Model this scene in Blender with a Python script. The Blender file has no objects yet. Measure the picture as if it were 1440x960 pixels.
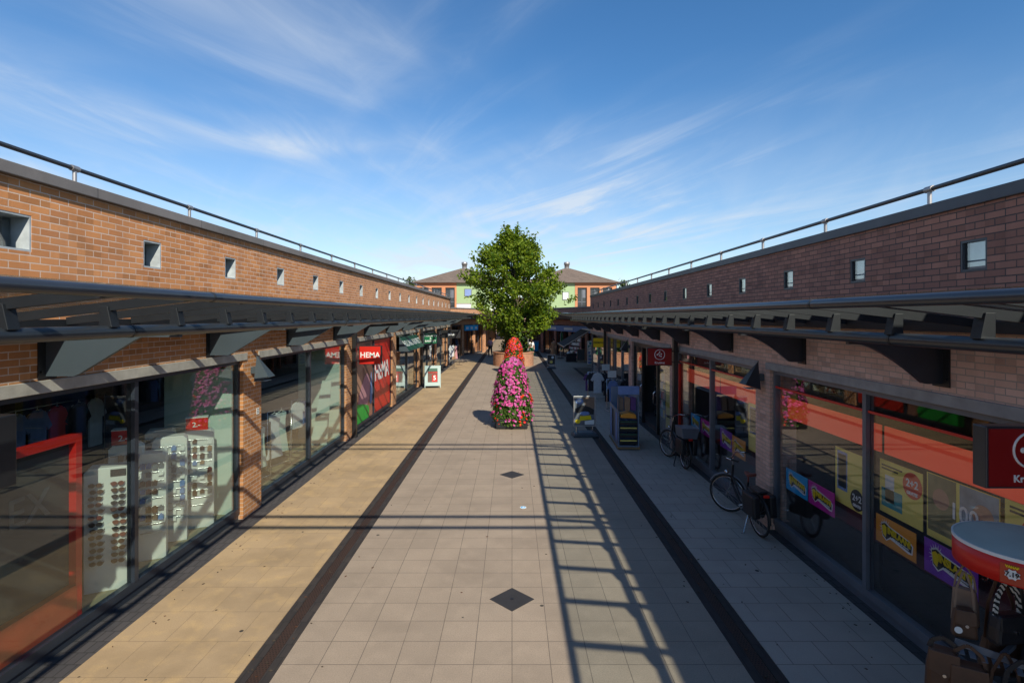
import bpy, bmesh, math, random
from mathutils import Vector, Matrix, noise as mnoise
R = math.radians
random.seed(7)
S = bpy.context.scene
COL = S.collection
# ------------------------------------------------------------------ helpers
def link(o):
    COL.objects.link(o); return o

def tag(o, label=None, cat=None, group=None, kind=None):
    if label: o['label'] = label
    if cat: o['category'] = cat
    if group: o['group'] = group
    if kind: o['kind'] = kind
    return o

def thing(name, label, cat, loc=(0, 0, 0), rz=0.0, group=None):
    o = link(bpy.data.objects.new(name, None))
    o.location = loc; o.rotation_euler = (0, 0, rz); o.empty_display_size = .2
    return tag(o, label, cat, group)

class MB:
    """collects shapes, then links them as one mesh object"""
    def __init__(s):
        s.v = []; s.f = []; s.m = []; s.sm = []
    def add(s, vs, fs, mi=0, smooth=False):
        b = len(s.v); s.v += [tuple(p) for p in vs]
        for f in fs:
            s.f.append([b + i for i in f]); s.m.append(mi); s.sm.append(smooth)
    def box(s, x0, x1, y0, y1, z0, z1, mi=0):
        x0, x1 = min(x0, x1), max(x0, x1); y0, y1 = min(y0, y1), max(y0, y1); z0, z1 = min(z0, z1), max(z0, z1)
        vs = [(x, y, z) for z in (z0, z1) for y in (y0, y1) for x in (x0, x1)]
        s.add(vs, [(0, 2, 3, 1), (4, 5, 7, 6), (0, 1, 5, 4), (2, 6, 7, 3), (0, 4, 6, 2), (1, 3, 7, 5)], mi)
        return s
    def bar(s, p, q, w, h=None, mi=0, up=(0, 0, 1)):
        h = w if h is None else h
        p, q = Vector(p), Vector(q); d = (q - p).normalized(); u = Vector(up)
        if abs(d.dot(u)) > .98: u = Vector((0, 1, 0))
        a = d.cross(u).normalized(); b = a.cross(d).normalized()
        vs = []
        for c in (p, q):
            for sa, sb in ((-1, -1), (1, -1), (1, 1), (-1, 1)):
                vs.append(c + a * sa * w / 2 + b * sb * h / 2)
        s.add(vs, [(0, 1, 2, 3), (7, 6, 5, 4), (0, 4, 5, 1), (1, 5, 6, 2), (2, 6, 7, 3), (3, 7, 4, 0)], mi)
        return s
    def tube(s, pts, r, n=10, mi=0, closed=False):
        pts = [Vector(p) for p in pts]; N = len(pts)
        rs = r if isinstance(r, (list, tuple)) else [r] * N
        rings = []; a = None
        for i, p in enumerate(pts):
            if closed: d = pts[(i + 1) % N] - pts[i - 1]
            else: d = pts[min(i + 1, N - 1)] - pts[max(i - 1, 0)]
            d.normalize()
            if a is None:
                u = Vector((0, 0, 1)) if abs(d.z) < .95 else Vector((1, 0, 0))
                a = d.cross(u).normalized()
            else:
                a = (a - d * a.dot(d)).normalized()
            b = d.cross(a)
            rings.append([p + (a * math.cos(2 * math.pi * k / n) + b * math.sin(2 * math.pi * k / n)) * rs[i] for k in range(n)])
        vs = [v for g in rings for v in g]; fs = []
        for i in range(N if closed else N - 1):
            j = (i + 1) % N
            for k in range(n):
                fs.append((i * n + k, i * n + (k + 1) % n, j * n + (k + 1) % n, j * n + k))
        s.add(vs, fs, mi, True)
        if not closed:
            s.add(rings[0], [tuple(range(n))[::-1]], mi); s.add(rings[-1], [tuple(range(n))], mi)
        return s
    def prism(s, poly, ext, mi=0):
        n = len(poly); e = Vector(ext)
        vs = [Vector(p) for p in poly] + [Vector(p) + e for p in poly]
        fs = [tuple(range(n))[::-1], tuple(range(n, 2 * n))]
        fs += [(i, (i + 1) % n, n + (i + 1) % n, n + i) for i in range(n)]
        s.add(vs, fs, mi); return s
    def lathe(s, prof, n=24, c=(0, 0, 0), mi=0, smooth=True, cap=True):
        vs = []; fs = []
        for r, z in prof:
            for k in range(n):
                t = 2 * math.pi * k / n
                vs.append((c[0] + r * math.cos(t), c[1] + r * math.sin(t), c[2] + z))
        for i in range(len(prof) - 1):
            for k in range(n):
                fs.append((i * n + k, i * n + (k + 1) % n, (i + 1) * n + (k + 1) % n, (i + 1) * n + k))
        s.add(vs, fs, mi, smooth)
        if cap:
            m = len(prof) - 1
            s.add(vs[:n], [tuple(range(n))[::-1]], mi); s.add(vs[m * n:], [tuple(range(n))], mi)
        return s
    def ball(s, c, r, n=10, mi=0, sc=(1, 1, 1)):
        prof = [(max(.001, math.sin(math.pi * i / 8)) * r, -math.cos(math.pi * i / 8) * r) for i in range(9)]
        vs = []; fs = []
        for pr, z in prof:
            for k in range(n):
                t = 2 * math.pi * k / n
                vs.append((c[0] + pr * math.cos(t) * sc[0], c[1] + pr * math.sin(t) * sc[1], c[2] + z * sc[2]))
        for i in range(8):
            for k in range(n):
                fs.append((i * n + k, i * n + (k + 1) % n, (i + 1) * n + (k + 1) % n, (i + 1) * n + k))
        s.add(vs, fs, mi, True); return s
    def build(s, name, mats, parent=None, world=False, bevel=0, label=None):
        off = Vector((0, 0, 0))
        if world and parent is not None:
            p = parent
            while p is not None: off += Vector(p.location); p = p.parent
        me = bpy.data.meshes.new(name)
        me.from_pydata([tuple(Vector(v) - off) for v in s.v], [], s.f)
        mats = mats if isinstance(mats, (list, tuple)) else [mats]
        for m in mats: me.materials.append(m)
        me.polygons.foreach_set('material_index', s.m); me.polygons.foreach_set('use_smooth', s.sm)
        me.update()
        o = link(bpy.data.objects.new(name, me))
        if parent is not None: o.parent = parent
        if bevel:
            b = o.modifiers.new('edge', 'BEVEL'); b.width = bevel; b.segments = 2; b.limit_method = 'ANGLE'; b.angle_limit = R(50)
        if label: o['label'] = label
        return o

def dup(root, loc, rz=None, label=None, group=None):
    r = root.copy(); link(r); r.location = loc
    if rz is not None: r.rotation_euler = (0, 0, rz)
    if label: r['label'] = label
    if group: r['group'] = group
    for ch in list(root.children):
        c = ch.copy(); link(c); c.parent = r
        for g in list(ch.children):
            d = g.copy(); link(d); d.parent = c
    return r

def copy_part(o, parent, off=(0, 0, 0)):
    c = o.copy(); link(c); c.parent = parent; c.location = Vector(o.location) + Vector(off)
    for g in list(o.children):
        d = g.copy(); link(d); d.parent = c
    return c

def text(name, s, size, mat, parent, origin, right, up, align='CENTER', extrude=.003, bold=.0, world=False, sx=1.0):
    cu = bpy.data.curves.new(name, 'FONT'); cu.body = s; cu.size = size; cu.extrude = extrude; cu.offset = bold
    cu.align_x = align; cu.align_y = 'CENTER'; cu.resolution_u = 3
    t = link(bpy.data.objects.new(name + '_curve', cu))
    bpy.context.view_layer.update()
    me = bpy.data.meshes.new_from_object(t.evaluated_get(bpy.context.evaluated_depsgraph_get()))
    bpy.data.objects.remove(t); bpy.data.curves.remove(cu)
    r, u = Vector(right).normalized(), Vector(up).normalized(); n = r.cross(u)
    o0 = Vector(origin)
    if world and parent is not None:
        p = parent
        while p is not None: o0 = o0 - Vector(p.location); p = p.parent
    M = Matrix.Identity(4)
    for i in range(3):
        M[i][0] = r[i] * sx; M[i][1] = u[i]; M[i][2] = n[i]; M[i][3] = o0[i]
    me.transform(M); me.materials.clear(); me.materials.append(mat)
    o = link(bpy.data.objects.new(name, me)); me.name = name
    if parent is not None: o.parent = parent
    return o
# ------------------------------------------------------------------ materials
class NT:
    def __init__(s, name):
        s.m = bpy.data.materials.new(name); s.m.use_nodes = True
        s.t = s.m.node_tree; s.t.nodes.clear()
        s.out = s.n('ShaderNodeOutputMaterial')
    def n(s, typ, **kw):
        x = s.t.nodes.new(typ)
        for k, v in kw.items(): setattr(x, k, v)
        return x
    def l(s, a, b): s.t.links.new(a, b)
    def val(s, sock, v):
        if hasattr(v, 'is_linked'): s.l(v, sock)
        else: sock.default_value = v
    def math(s, op, a, b=0.0, c=None):
        x = s.n('ShaderNodeMath', operation=op); s.val(x.inputs[0], a); s.val(x.inputs[1], b)
        if c is not None: s.val(x.inputs[2], c)
        return x.outputs[0]
    def mix(s, f, a, b, mode='MIX'):
        x = s.n('ShaderNodeMix', data_type='RGBA', blend_type=mode)
        s.val(x.inputs[0], f); s.val(x.inputs[6], a); s.val(x.inputs[7], b); return x.outputs[2]
    def noise(s, vec, scale, detail=3, rough=.55):
        x = s.n('ShaderNodeTexNoise'); s.l(vec, x.inputs['Vector']); x.inputs['Scale'].default_value = scale
        x.inputs['Detail'].default_value = detail; x.inputs['Roughness'].default_value = rough; return x.outputs['Fac']
    def ramp(s, f, a, b, ca=(0, 0, 0, 1), cb=(1, 1, 1, 1)):
        x = s.n('ShaderNodeMapRange'); s.val(x.inputs[0], f); x.inputs[1].default_value = a; x.inputs[2].default_value = b
        return x.outputs[0]
    def vec(s, x, y, z):
        c = s.n('ShaderNodeCombineXYZ'); s.val(c.inputs[0], x); s.val(c.inputs[1], y); s.val(c.inputs[2], z); return c.outputs[0]
    def done(s, col, rough, metal=0., bump=None, bstr=.3, bdist=.01, spec=None):
        p = s.n('ShaderNodeBsdfPrincipled')
        s.val(p.inputs['Base Color'], col); s.val(p.inputs['Roughness'], rough); p.inputs['Metallic'].default_value = metal
        if spec is not None: p.inputs['Specular IOR Level'].default_value = spec
        if bump is not None:
            b = s.n('ShaderNodeBump'); b.inputs['Strength'].default_value = bstr; b.inputs['Distance'].default_value = bdist
            s.l(bump, b.inputs['Height']); s.l(b.outputs[0], p.inputs['Normal'])
        s.l(p.outputs[0], s.out.inputs[0]); s.p = p; return s.m
def c4(c): return (c[0], c[1], c[2], 1)

def pmat(name, col, rough=.6, metal=0., var=.25, scale=6., bump=0., bscale=80., spec=None, rvar=.1):
    t = NT(name); tc = t.n('ShaderNodeTexCoord').outputs['Object']
    a = t.noise(tc, scale, 5); f = t.ramp(a, .3, .7)
    col2 = tuple(max(0, c * (1 - var)) for c in col)
    m = t.mix(f, c4(col2), c4(col))
    r = t.math('ADD', rough - rvar / 2, t.math('MULTIPLY', t.noise(tc, scale * 2.3, 3), rvar))
    return t.done(m, r, metal, t.noise(tc, bscale, 3) if bump else None, bump, .01, spec)

def brick_mat(name, c1, c2, mortar, L, H, ms=.012, stain=.25, bump=.5):
    t = NT(name); g = t.n('ShaderNodeNewGeometry').outputs['Position']
    sp = t.n('ShaderNodeSeparateXYZ'); t.l(g, sp.inputs[0])
    u = t.math('ADD', sp.outputs[0], sp.outputs[1])
    # a slight wobble keeps the courses from looking ruled
    wob = t.math('MULTIPLY', t.math('SUBTRACT', t.noise(g, 1.7, 2), .5), .006)
    v = t.vec(u, t.math('ADD', sp.outputs[2], wob), 0.0)
    b = t.n('ShaderNodeTexBrick'); t.l(v, b.inputs['Vector'])
    b.inputs['Color1'].default_value = c4(c1); b.inputs['Color2'].default_value = c4(c2); b.inputs['Mortar'].default_value = c4(mortar)
    b.inputs['Scale'].default_value = 1; b.inputs['Mortar Size'].default_value = ms / 2; b.inputs['Mortar Smooth'].default_value = .12
    b.inputs['Brick Width'].default_value = L; b.inputs['Row Height'].default_value = H; b.offset = .5; b.inputs['Bias'].default_value = -.1
    n1 = t.noise(g, 3.1, 6, .65); n2 = t.noise(g, 55, 4, .6); n3 = t.noise(g, .55, 4)
    col = t.mix(t.math('MULTIPLY', t.ramp(n1, .45, .75), .45), b.outputs['Color'], c4(tuple(x * .62 for x in c1)))
    col = t.mix(t.math('MULTIPLY', t.ramp(n2, .5, .8), .35), col, c4(tuple(x * 1.35 for x in c2)), 'MIX')
    vb = t.n('ShaderNodeTexWhiteNoise', noise_dimensions='2D'); row = t.math('FLOOR', t.math('DIVIDE', t.math('ADD', sp.outputs[2], wob), H))
    cell = t.math('FLOOR', t.math('SUBTRACT', t.math('DIVIDE', u, L), t.math('MULTIPLY', t.math('FLOORED_MODULO', row, 2.0), .5)))
    t.l(t.vec(cell, row, 0.0), vb.inputs['Vector'])
    odd = t.math('MULTIPLY', t.math('GREATER_THAN', vb.outputs['Value'], .90), t.math('SUBTRACT', 1.0, b.outputs['Fac']))
    col = t.mix(t.math('MULTIPLY', odd, .42), col, c4(tuple(x * .40 for x in c1)))
    # run-off streaks: noise stretched down the wall
    st = t.noise(t.vec(t.math('MULTIPLY', u, 2.2), t.math('MULTIPLY', sp.outputs[2], .22), 0.0), 1.0, 5, .7)
    col = t.mix(t.math('MULTIPLY', t.ramp(st, .48, .72), stain), col, (.07, .06, .055, 1))
    col = t.mix(t.math('MULTIPLY', t.ramp(n3, .5, .75), stain * .6), col, c4(tuple(x * .9 for x in mortar)))
    h = t.math('ADD', t.math('SUBTRACT', 1.0, b.outputs['Fac']), t.math('MULTIPLY', n2, .25))
    return t.done(col, .85, 0, h, bump, .012, .3)

def slab_mat(name, c1, c2, joint, bw=.4, bh=.4, off=0., ox=0., gum=1., stain=.3, tint=None, speck=.25, js=.005):
    t = NT(name); g = t.n('ShaderNodeNewGeometry').outputs['Position']
    mp = t.n('ShaderNodeMapping'); t.l(g, mp.inputs[0]); mp.inputs[1].default_value = (ox, 0, 0)
    b = t.n('ShaderNodeTexBrick'); t.l(mp.outputs[0], b.inputs['Vector'])
    b.inputs['Color1'].default_value = c4(c1); b.inputs['Color2'].default_value = c4(c2); b.inputs['Mortar'].default_value = c4(joint)
    b.inputs['Scale'].default_value = 1; b.inputs['Mortar Size'].default_value = js; b.inputs['Mortar Smooth'].default_value = .2
    b.inputs['Brick Width'].default_value = bw; b.inputs['Row Height'].default_value = bh; b.offset = off
    col = b.outputs['Color']
    n1 = t.noise(g, .9, 6, .62); n2 = t.noise(g, 3.7, 5, .6); n3 = t.noise(g, 75, 3, .75)
    col = t.mix(t.math('MULTIPLY', t.ramp(n1, .42, .72), stain), col, c4(tuple(x * .55 for x in c1)))
    col = t.mix(t.math('MULTIPLY', t.ramp(n2, .5, .72), stain * .55), col, c4(tint if tint else tuple(min(1, x * 1.25) for x in c1)))
    col = t.mix(t.math('MULTIPLY', t.ramp(n3, .4, .7), speck), col, c4(tuple(x * .5 for x in c1)))
    vo = t.n('ShaderNodeTexVoronoi'); t.l(g, vo.inputs['Vector']); vo.inputs['Scale'].default_value = 2.3; vo.inputs['Randomness'].default_value = 1
    rnd = t.n('ShaderNodeSeparateColor'); t.l(vo.outputs['Color'], rnd.inputs[0])
    rad = t.math('MULTIPLY', t.math('MAXIMUM', t.math('SUBTRACT', rnd.outputs[0], .30), 0.), .10)
    spot = t.math('LESS_THAN', vo.outputs['Distance'], rad)
    col = t.mix(t.math('MULTIPLY', spot, .75 * gum), col, (.035, .033, .03, 1))
    h = t.math('ADD', t.math('SUBTRACT', 1.0, b.outputs['Fac']), t.math('MULTIPLY', n3, .3))
    return t.done(col, t.math('ADD', .68, t.math('MULTIPLY', n2, .2)), 0, h, .35, .006, .3)

def glass_mat(name, tint, ior=1.7, rough=0.0, refl=(1, 1, 1)):
    t = NT(name)
    tr = t.n('ShaderNodeBsdfTransparent'); tr.inputs[0].default_value = c4(tint)
    gl = t.n('ShaderNodeBsdfGlossy'); gl.inputs['Roughness'].default_value = rough; gl.inputs['Color'].default_value = c4(refl)
    g = t.n('ShaderNodeNewGeometry'); dt = t.n('ShaderNodeVectorMath', operation='DOT_PRODUCT')
    t.l(g.outputs['Normal'], dt.inputs[0]); t.l(g.outputs['Incoming'], dt.inputs[1])
    f0 = ((ior - 1) / (ior + 1)) ** 2
    k = t.math('POWER', t.math('SUBTRACT', 1.0, t.math('ABSOLUTE', dt.outputs['Value'])), 4.0)
    fr = t.math('ADD', f0, t.math('MULTIPLY', k, 1 - f0))
    mx = t.n('ShaderNodeMixShader'); t.l(fr, mx.inputs[0]); t.l(tr.outputs[0], mx.inputs[1]); t.l(gl.outputs[0], mx.inputs[2])
    t.l(mx.outputs[0], t.out.inputs[0]); return t.m

def leaf_mat(name, ca, cb, trans=.35, rough=.5):
    t = NT(name); g = t.n('ShaderNodeNewGeometry')
    rnd = g.outputs['Random Per Island']
    col = t.mix(rnd, c4(ca), c4(cb))
    p = t.n('ShaderNodeBsdfPrincipled'); t.l(col, p.inputs['Base Color']); p.inputs['Roughness'].default_value = rough
    p.inputs['Specular IOR Level'].default_value = .3
    tl = t.n('ShaderNodeBsdfTranslucent'); t.l(t.mix(.3, col, (.25, .35, .03, 1)), tl.inputs[0])
    mx = t.n('ShaderNodeMixShader'); mx.inputs[0].default_value = trans
    t.l(p.outputs[0], mx.inputs[1]); t.l(tl.outputs[0], mx.inputs[2]); t.l(mx.outputs[0], t.out.inputs[0]); return t.m

M = {}
M['brick_orange'] = brick_mat('orange brick', (.60, .27, .105), (.43, .18, .072), (.60, .49, .41), .232, .0725, .0115, .2)
M['brick_purple'] = brick_mat('purple brown brick', (.47, .225, .16), (.30, .145, .112), (.085, .074, .07), .21, .066, .012, .28)
M['brick_pale'] = brick_mat('pale pink brick', (.76, .50, .40), (.60, .37, .285), (.40, .33, .29), .21, .066, .011, .14)
M['brick_planter'] = brick_mat('planter brick', (.46, .21, .11), (.36, .16, .09), (.4, .32, .26), .21, .066, .012, .2)
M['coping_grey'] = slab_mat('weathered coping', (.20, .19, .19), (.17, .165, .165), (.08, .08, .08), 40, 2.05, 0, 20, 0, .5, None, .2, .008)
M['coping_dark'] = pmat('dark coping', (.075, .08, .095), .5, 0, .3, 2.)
M['concrete'] = pmat('lintel concrete', (.46, .43, .39), .85, 0, .35, 5., .2, 60)
M['concrete_cool'] = pmat('cool lintel concrete', (.36, .35, .345), .85, 0, .3, 5., .2, 60)
M['steel_dark'] = pmat('dark blue grey painted steel', (.030, .036, .048), .32, 0, .25, 3., .05, 30, .6)
M['steel_night'] = pmat('night blue painted steel', (.016, .019, .026), .5, 0, .3, 3.)
M['steel_black'] = pmat('black painted steel', (.018, .019, .022), .4, 0, .3, 3.)
M['steel_slate'] = pmat('slate painted steel', (.062, .082, .102), .45, 0, .2, 2.)
M['alu_navy'] = pmat('navy aluminium frame', (.030, .038, .055), .35, .0, .25, 4., 0, 80, .6)
M['alu_pale'] = pmat('grey aluminium frame', (.16, .18, .215), .4, .2, .2, 4.)
M['galv'] = pmat('galvanised steel', (.42, .42, .43), .45, .7, .3, 9.)
M['chrome'] = pmat('chrome', (.6, .6, .62), .2, 1., .1, 9.)
M['white'] = pmat('white board', (.78, .80, .78), .5, 0, .08, 3.)
M['white_paint'] = pmat('white lettering', (.85, .85, .85), .5, 0, .03, 3.)
M['mint'] = pmat('mint panel', (.62, .76, .70), .6, 0, .08, 1.2)
M['pale_teal'] = pmat('pale teal board', (.34, .46, .46), .5, 0, .1, 3.)
M['unit_blue'] = pmat('blue grey unit', (.15, .20, .28), .4, 0, .2, 3.)
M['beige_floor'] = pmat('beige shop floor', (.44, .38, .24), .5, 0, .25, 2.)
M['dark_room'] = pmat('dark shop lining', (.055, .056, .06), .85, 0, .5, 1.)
M['dark_panel'] = pmat('black base panel', (.015, .017, .02), .35, 0, .3, 2.)
M['maroon'] = pmat('maroon panel', (.10, .012, .018), .5, 0, .2, 2.)
M['red'] = pmat('signal red', (.68, .022, .012), .42, 0, .08, 3.)
M['red_deep'] = pmat('deep red sign face', (.30, .008, .010), .35, 0, .1, 3.)
M['red_band'] = pmat('red window band', (.80, .07, .03), .5, 0, .06, 3.)
_p = M['red_band'].node_tree.nodes['Principled BSDF']; _p.inputs['Emission Color'].default_value = (.85, .09, .04, 1); _p.inputs['Emission Strength'].default_value = .15   # backlit band
M['red_print'] = pmat('red print', (.72, .07, .03), .5, 0, .06, 3.)
M['orange_floor'] = pmat('orange red panel', (.55, .07, .025), .6, 0, .3, 3.)
M['green_sign'] = pmat('green sign', (.004, .15, .06), .45, 0, .15, 3.)
M['green_dark'] = pmat('dark green sign', (.012, .085, .05), .45, 0, .15, 3.)
M['yellow'] = pmat('yellow sign', (.88, .66, .01), .5, 0, .06, 3.)
M['yellow_pale'] = pmat('pale yellow poster', (.90, .74, .16), .6, 0, .06, 3.)
M['black'] = pmat('black', (.010, .010, .012), .5, 0, .2, 4.)
M['rubber'] = pmat('rubber', (.016, .016, .017), .75, 0, .2, 9.)
M['blue_poster'] = pmat('blue poster', (.010, .42, .86), .45, 0, .06, 3.)
M['magenta_poster'] = pmat('magenta poster', (.60, .012, .36), .45, 0, .06, 3.)
M['orange_poster'] = pmat('orange poster', (.85, .33, .03), .45, 0, .1, 3.)
M['purple_poster'] = pmat('purple poster', (.24, .04, .52), .45, 0, .25, 6.)
M['skin'] = pmat('skin', (.50, .27, .18), .55, 0, .1, 9.)
M['hair'] = pmat('brown hair', (.05, .028, .016), .6, 0, .3, 30.)
M['cloth_white'] = pmat('white cloth', (.72, .74, .76), .85, 0, .15, 9., .3, 40)
M['cloth_blue'] = pmat('blue cloth', (.20, .30, .58), .85, 0, .2, 9., .3, 40)
M['cloth_pink'] = pmat('pink cloth', (.55, .28, .32), .85, 0, .2, 9.)
M['cloth_tan'] = pmat('tan cloth', (.36, .22, .13), .85, 0, .2, 9.)
M['cloth_dark'] = pmat('dark cloth', (.03, .032, .042), .9, 0, .3, 9.)
M['cloth_green'] = pmat('green cloth', (.012, .13, .06), .85, 0, .2, 9.)
M['cloth_purple'] = pmat('purple cloth', (.14, .06, .2), .85, 0, .2, 9.)
M['leather_brown'] = pmat('brown leather', (.095, .042, .022), .5, 0, .35, 7., .2, 50)
M['leather_tan'] = pmat('tan suede', (.26, .175, .12), .8, 0, .25, 7.)
M['leather_black'] = pmat('black leather', (.016, .016, .02), .45, 0, .3, 7., .2, 50)
M['saddle'] = pmat('red brown saddle', (.20, .055, .04), .5, 0, .2, 7.)
M['teal'] = pmat('teal', (.04, .32, .36), .5, 0, .1, 3.)
M['grey_mint'] = pmat('grey green table top', (.50, .58, .52), .55, 0, .18, 3.)
M['bark'] = pmat('bark', (.13, .10, .07), .9, 0, .5, 8., .8, 25)
M['soil'] = pmat('soil', (.06, .045, .03), .95, 0, .4, 8.)
M['wood'] = pmat('wood', (.30, .19, .09), .6, 0, .35, 5.)
M['roof_tile'] = brick_mat('grey brown roof tiles', (.20, .155, .125), (.15, .12, .10), (.09, .075, .065), .3, .28, .03, .2, .8)
M['render_orange'] = pmat('orange render', (.50, .22, .11), .85, 0, .1, .7)
M['render_green'] = pmat('green render', (.30, .43, .23), .85, 0, .08, .7)
M['roof_felt'] = pmat('roof felt', (.10, .10, .11), .9, 0, .3, 1.5)
M['window_dark'] = pmat('dark window', (.03, .035, .045), .12, 0, .3, 2., 0, 80, .8)
M['diamond'] = pmat('black stone inlay', (.030, .029, .030), .7, 0, .25, 6., .2, 90)
M['grate'] = None
M['strip'] = slab_mat('dark clinker strip', (.046, .040, .038), (.034, .031, .031), (.025, .024, .024), .11, .22, .5, 0, .3, .35, (.10, .085, .07), .25, .007)
M['strip_cool'] = slab_mat('dark clinker border', (.075, .072, .075), (.055, .055, .06), (.03, .03, .03), .1, .2, .5, 0, .3, .35, None, .25, .007)
M['slab_mid'] = slab_mat('washed concrete slabs', (.36, .298, .232), (.322, .268, .21), (.125, .105, .088), .4, .4, 0, .0, 1.2, .5, None, .6, .0045)
M['slab_sun'] = slab_mat('ochre slabs painted with golden light', (.43, .32, .19), (.37, .28, .175), (.20, .15, .10), .4, .6, .5, .06, 1.3, .8, (.58, .41, .19), .4, .0035)  # golden light bounced off the windows is put into this ochre tint
M['slab_shade'] = slab_mat('grey concrete slabs', (.42, .37, .315), (.385, .34, .29), (.16, .14, .12), .4, .4, .5, .08, 1.3, .3, None, .25, .005)
M['ground'] = slab_mat('distant paving', (.24, .21, .18), (.21, .19, .165), (.11, .1, .09), .3, .3, 0, 0, 0., .4, None, .2, .006)
M['glass_shop'] = glass_mat('shop glass', (.92, .96, .94), 1.55)
M['glass_shade'] = glass_mat('dim shop glass', (.96, .96, .96), 1.4)
M['glass_small'] = glass_mat('small window glass', (.80, .84, .86), 2.3)
M['glass_canopy'] = glass_mat('grey canopy glass', (.86, .90, .89), 1.22, .02)
M['frosted'] = pmat('pale reveal plaster', (.44, .50, .53), .5, 0, .4, 6.)
M['sky_back'] = pmat('painted sky reflection', (.66, .74, .82), .4, 0, .3, 5.)  # pale blue stands in for sky reflected in the shaded row's small panes
M['leaf_tree'] = leaf_mat('tree leaves', (.040, .100, .007), (.205, .275, .014), .36)
M['leaf_ivy'] = leaf_mat('ivy leaves', (.02, .06, .012), (.05, .11, .02), .25)
M['leaf_far'] = leaf_mat('far leaves', (.035, .06, .015), (.07, .10, .03), .25)
M['leaf_flower'] = leaf_mat('bedding leaves', (.035, .085, .012), (.10, .17, .03), .3)
M['petal_pink'] = leaf_mat('pink petals', (.66, .12, .36), (.50, .035, .22), .25)
M['petal_mag'] = leaf_mat('magenta petals', (.40, .010, .16), (.55, .16, .42), .25)
M['petal_red'] = leaf_mat('red petals', (.55, .012, .012), (.78, .075, .02), .2)
def zebra():
    t = NT('zebra cloth'); tc = t.n('ShaderNodeTexCoord').outputs['Object']
    w = t.n('ShaderNodeTexWave', wave_type='BANDS', bands_direction='DIAGONAL'); t.l(tc, w.inputs[0]); w.inputs['Scale'].default_value = 14; w.inputs['Distortion'].default_value = 5
    return t.done(t.mix(t.math('GREATER_THAN', w.outputs['Fac'], .5), (.012, .012, .012, 1), (.6, .57, .5, 1)), .8)
M['zebra'] = zebra()
def grate():
    t = NT('rusty drain grate'); g = t.n('ShaderNodeNewGeometry').outputs['Position']
    b = t.n('ShaderNodeTexBrick'); t.l(g, b.inputs['Vector']); b.offset = .5
    b.inputs['Color1'].default_value = (.012, .009, .008, 1); b.inputs['Color2'].default_value = (.016, .012, .01, 1); b.inputs['Mortar'].default_value = (.058, .034, .026, 1)
    b.inputs['Scale'].default_value = 1; b.inputs['Brick Width'].default_value = .034; b.inputs['Row Height'].default_value = .03; b.inputs['Mortar Size'].default_value = .0075
    col = t.mix(t.math('MULTIPLY', t.ramp(t.noise(g, 5, 5), .45, .75), .7), b.outputs['Color'], (.06, .034, .024, 1))
    return t.done(col, .7, .3, b.outputs['Fac'], .6, .01)
M['grate'] = grate()

# ------------------------------------------------------------------ world, sun, camera
SX, SY = .55, 1.29          # the sun's travel per metre of drop: -SX in x, +SY in y
el = math.atan(1 / math.hypot(SX, SY)); az = math.atan2(SX, -SY)
w = bpy.data.worlds.new('World'); S.world = w; w.use_nodes = True
nt = w.node_tree; nt.nodes.clear()
out = nt.nodes.new('ShaderNodeOutputWorld'); bg = nt.nodes.new('ShaderNodeBackground'); bg.inputs[1].default_value = .135
sky = nt.nodes.new('ShaderNodeTexSky'); sky.sky_type = 'NISHITA'; sky.sun_disc = False
sky.sun_elevation = el; sky.sun_rotation = az; sky.air_density = 1.0; sky.dust_density = .1; sky.ozone_density = 3.5; sky.altitude = 0
def wn(t, **k):
    x = nt.nodes.new(t)
    for a, b in k.items(): setattr(x, a, b)
    return x
def wl(a, b): nt.links.new(a, b)
def wm(op, a, b):
    x = wn('ShaderNodeMath', operation=op)
    for i, v in enumerate((a, b)):
        if hasattr(v, 'is_linked'): wl(v, x.inputs[i])
        else: x.inputs[i].default_value = v
    return x.outputs[0]
tc = wn('ShaderNodeTexCoord'); sp = wn('ShaderNodeSeparateXYZ'); wl(tc.outputs['Generated'], sp.inputs[0])
zz = wm('ADD', wm('MAXIMUM', sp.outputs[2], 0.0), .10)
px = wm('DIVIDE', sp.outputs[0], zz); py = wm('DIVIDE', sp.outputs[1], zz)
def cirrus(rot, sx, sy, scale, lo, hi, off):
    c = wn('ShaderNodeCombineXYZ'); wl(px, c.inputs[0]); wl(py, c.inputs[1])
    mp = wn('ShaderNodeMapping'); wl(c.outputs[0], mp.inputs[0]); mp.inputs['Location'].default_value = off; mp.inputs['Rotation'].default_value = (0, 0, rot); mp.inputs['Scale'].default_value = (sx, sy, 1)
    n = wn('ShaderNodeTexNoise'); wl(mp.outputs[0], n.inputs['Vector']); n.inputs['Scale'].default_value = scale; n.inputs['Detail'].default_value = 9; n.inputs['Roughness'].default_value = .62; n.inputs['Distortion'].default_value = .7
    r = wn('ShaderNodeMapRange', interpolation_type='SMOOTHSTEP'); wl(n.outputs['Fac'], r.inputs[0]); r.inputs[1].default_value = lo; r.inputs[2].default_value = hi; return r.outputs[0]
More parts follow.
